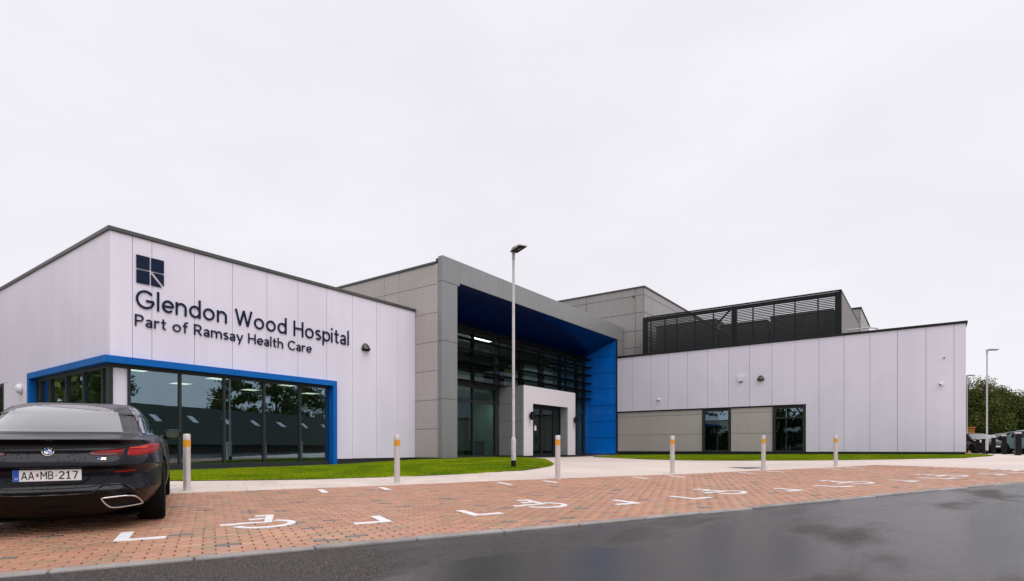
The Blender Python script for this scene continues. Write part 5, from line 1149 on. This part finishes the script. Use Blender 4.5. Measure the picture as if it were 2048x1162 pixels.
# ------------------------------------------------------------------ trees
def tree(x, y, H, Rr, seed, lab, grp, cols, base=.15, n=9000, leaf=.16, clumps=60, name='tree'):
    r = np.random.default_rng(seed); z = gz(x, y); t = empty(name, (x, y, z), label=lab, category='tree', group=grp)
    tr = MB(); th = H * .62
    lean = r.uniform(-.3, .3, 2); tr.tube([(x, y, z - .1), (x + lean[0] * .3, y + lean[1] * .3, z + th * .4), (x + lean[0], y + lean[1], z + th)], [.03 * H, .022 * H, .008 * H], 9)
    cen = []
    zb = z + H * base; zm = (zb + z + H) / 2; hz = (z + H - zb) / 2
    for k in range(clumps):
        while True:
            q = r.uniform(-1, 1, 3)
            if .25 < (q ** 2).sum() < 1: break
        wq = 1.0 if q[2] < .2 else 1 - .35 * (q[2] - .2)
        cen.append((x + q[0] * Rr * wq, y + q[1] * Rr * wq, zm + q[2] * hz * .93))
    for k in range(0, clumps, 4):
        c = cen[k]; f = r.uniform(.25, .8); p0 = Vector((x + lean[0] * f, y + lean[1] * f, z + th * f)); p1 = Vector(c); tr.tube([p0, p0.lerp(p1, .5) + Vector((0, 0, .15)), p1], [.009 * H, .005 * H, .0015 * H], 5)
    tr.build('trunk', BARK, t, smooth=50)
    cen = np.array(cen); ci = r.integers(0, clumps, n); sz = Rr * r.uniform(.15, .34, clumps); P = cen[ci] + np.clip(r.normal(0, 1, (n, 3)), -1.7, 1.7) * sz[ci][:, None] * np.array([.62, .62, .48])
    P[:, 2] = np.maximum(P[:, 2], z + .15)
    a = r.normal(0, 1, (n, 3)); a /= np.linalg.norm(a, axis=1, keepdims=True); b = np.cross(a, r.normal(0, 1, (n, 3))); b /= np.linalg.norm(b, axis=1, keepdims=True); s1 = leaf * r.uniform(.6, 1.3, n)[:, None]; s2 = s1 * r.uniform(.4, .65, n)[:, None]
    V = np.stack([P - a * s1, P - b * s2, P + a * s1, P + b * s2], 1).reshape(-1, 3)
    cc = np.array(cols)[r.integers(0, len(cols), clumps)][ci] * r.uniform(.7, 1.3, n)[:, None]
    o = Vector((x, y, z)); link('crown', np_mesh('crown', V - np.array(o), np.arange(n * 4).reshape(-1, 4), LEAFM, cc, 4), o, t)
    return t
DG = [(.085, .115, .018), (.12, .14, .025), (.07, .10, .016), (.15, .14, .03), (.055, .08, .014)]
for i, (px, Z, H, Rr, lab) in enumerate(((1946, 58, 7.5, 3.3, 'tallest dark green tree rising right beside the wing corner'), (1984, 60, 6.9, 2.9, 'bushy dark green tree behind the tall lamp post'), (2012, 62, 5.9, 2.6, 'lower bushy tree behind the distant thin lamp post'),
                                     (2050, 58, 6.2, 2.8, 'bushy green tree cut off by the right edge'), (1916, 60, 7.0, 3.2, 'dark green tree mostly hidden behind the wing corner'), (2085, 60, 6.4, 3.0, 'dark tree just outside the right edge'), (1998, 70, 7.4, 3.2, 'farther dark tree filling the gap in the tree line'), (2035, 74, 6.6, 3.2, 'farther tree behind the low dip in the tree line'))):
    x, y = c2w(tn(px) * Z, Z); tree(x, y, H, Rr, 20 + i, lab, 'trees beyond the far car park', DG, base=.02, n=30000, leaf=.085, clumps=120)
# trees and a pitched-roof building across the road, seen only in the window reflections
refl = [(-24, 12), (-27, 20), (-22, 27), (-30, 34), (-26, 42), (-20, 4), (48, -56), (57, -58), (66, -62), (76, -60), (30, -54), (-3, 46), (-8, 52), (-12, 60), (-1, 57)]
rlab = ['%s broad tree on the %s' % (a, b) for b, q in (('left roadside', ('first', 'second', 'third', 'fourth', 'fifth', 'sixth')), ('far side of the tiled house', ('first', 'second', 'third', 'fourth', 'fifth')), ('lawn behind the white wing', ('first', 'second', 'third', 'fourth'))) for a in q]
for i, (x, y) in enumerate(refl):
    tree(x, y, (8.5 if i < 6 else 11.5) + (i * 37 % 5) * .9, 3.4 + (i % 3) * .5, 60 + i, '%s, seen only in window reflections' % rlab[i], 'reflected trees', DG, base=.12, n=5000, leaf=.26, clumps=46)
hg = np.random.default_rng(91); nh = 26000; hy_ = hg.uniform(4, 46, nh); hxx = -27 + hg.normal(0, .55, nh); hzz = hg.uniform(.1, 3.6, nh) + .25 * np.sin(hy_ * 2.1) * np.sin(hy_ * .8)
ha = hg.normal(0, 1, (nh, 3)); ha /= np.linalg.norm(ha, axis=1, keepdims=True); hb = np.cross(ha, hg.normal(0, 1, (nh, 3))); hb /= np.linalg.norm(hb, axis=1, keepdims=True)
hP = np.c_[hxx, hy_, hzz + gza(hxx, hy_)]; hroot = empty('hedge', (-27, 25, gz(-27, 25)), label='long clipped hedge along the left roadside, seen only in window reflections', category='hedge')
link('foliage', np_mesh('foliage', np.stack([hP - ha * .2, hP - hb * .11, hP + ha * .2, hP + hb * .11], 1).reshape(-1, 3), np.arange(nh * 4).reshape(-1, 4), LEAFM, np.array(DG)[hg.integers(0, 5, nh)] * .8, 4), (0, 0, 0), hroot)
TILE = mat('roof_tile', (.022, .024, .018), .8, var=.2, vscale=3, ribs='Z', rib_pitch=.16, rib_depth=.03); HBRK = mat('house_brick', (.09, .06, .05), .85, var=.15, vscale=6)
hx0, hy0, hx1, hy1 = 14.0, -33.5, 58.0, -46.0; hd_ = Vector((hx1 - hx0, hy1 - hy0)); HL = hd_.length; hd_.normalize(); hn = Vector((hd_.y, -hd_.x)); hn = hn if hn.y > 0 else -hn
house = empty('long_house', (hx0, hy0, gz(hx0, hy0)), label='long low brick house with a dark tiled roof, seen only in window reflections', category='building')
hz0 = gz(hx0, hy0) - .2
def hp(a, b, h): q = Vector((hx0, hy0)) + hd_ * a + hn * b; return (q.x, q.y, h)
MB(lambda p: hp(*p)).box(0, HL, -6, 6, hz0, R(.7)).build('wall', HBRK, house)
rf = MB(); rf.prism([(-6.6, R(.5)), (6.6, R(.5)), (0, R(5.1))], lambda b, h, a: hp(a, b, h), -.4, HL + .4); roof = rf.build('roof', TILE, house)
for k in range(9):
    a = 4 + k * 4.8; MB().prism([(1.9, R(3.776) + .08), (2.9, R(3.08) + .08), (2.9, R(3.08) - .1), (1.9, R(3.776) - .1)], lambda b, h, q, a=a: hp(a + q, b, h), 0, .75).build('skylight', WPLAST, roof)
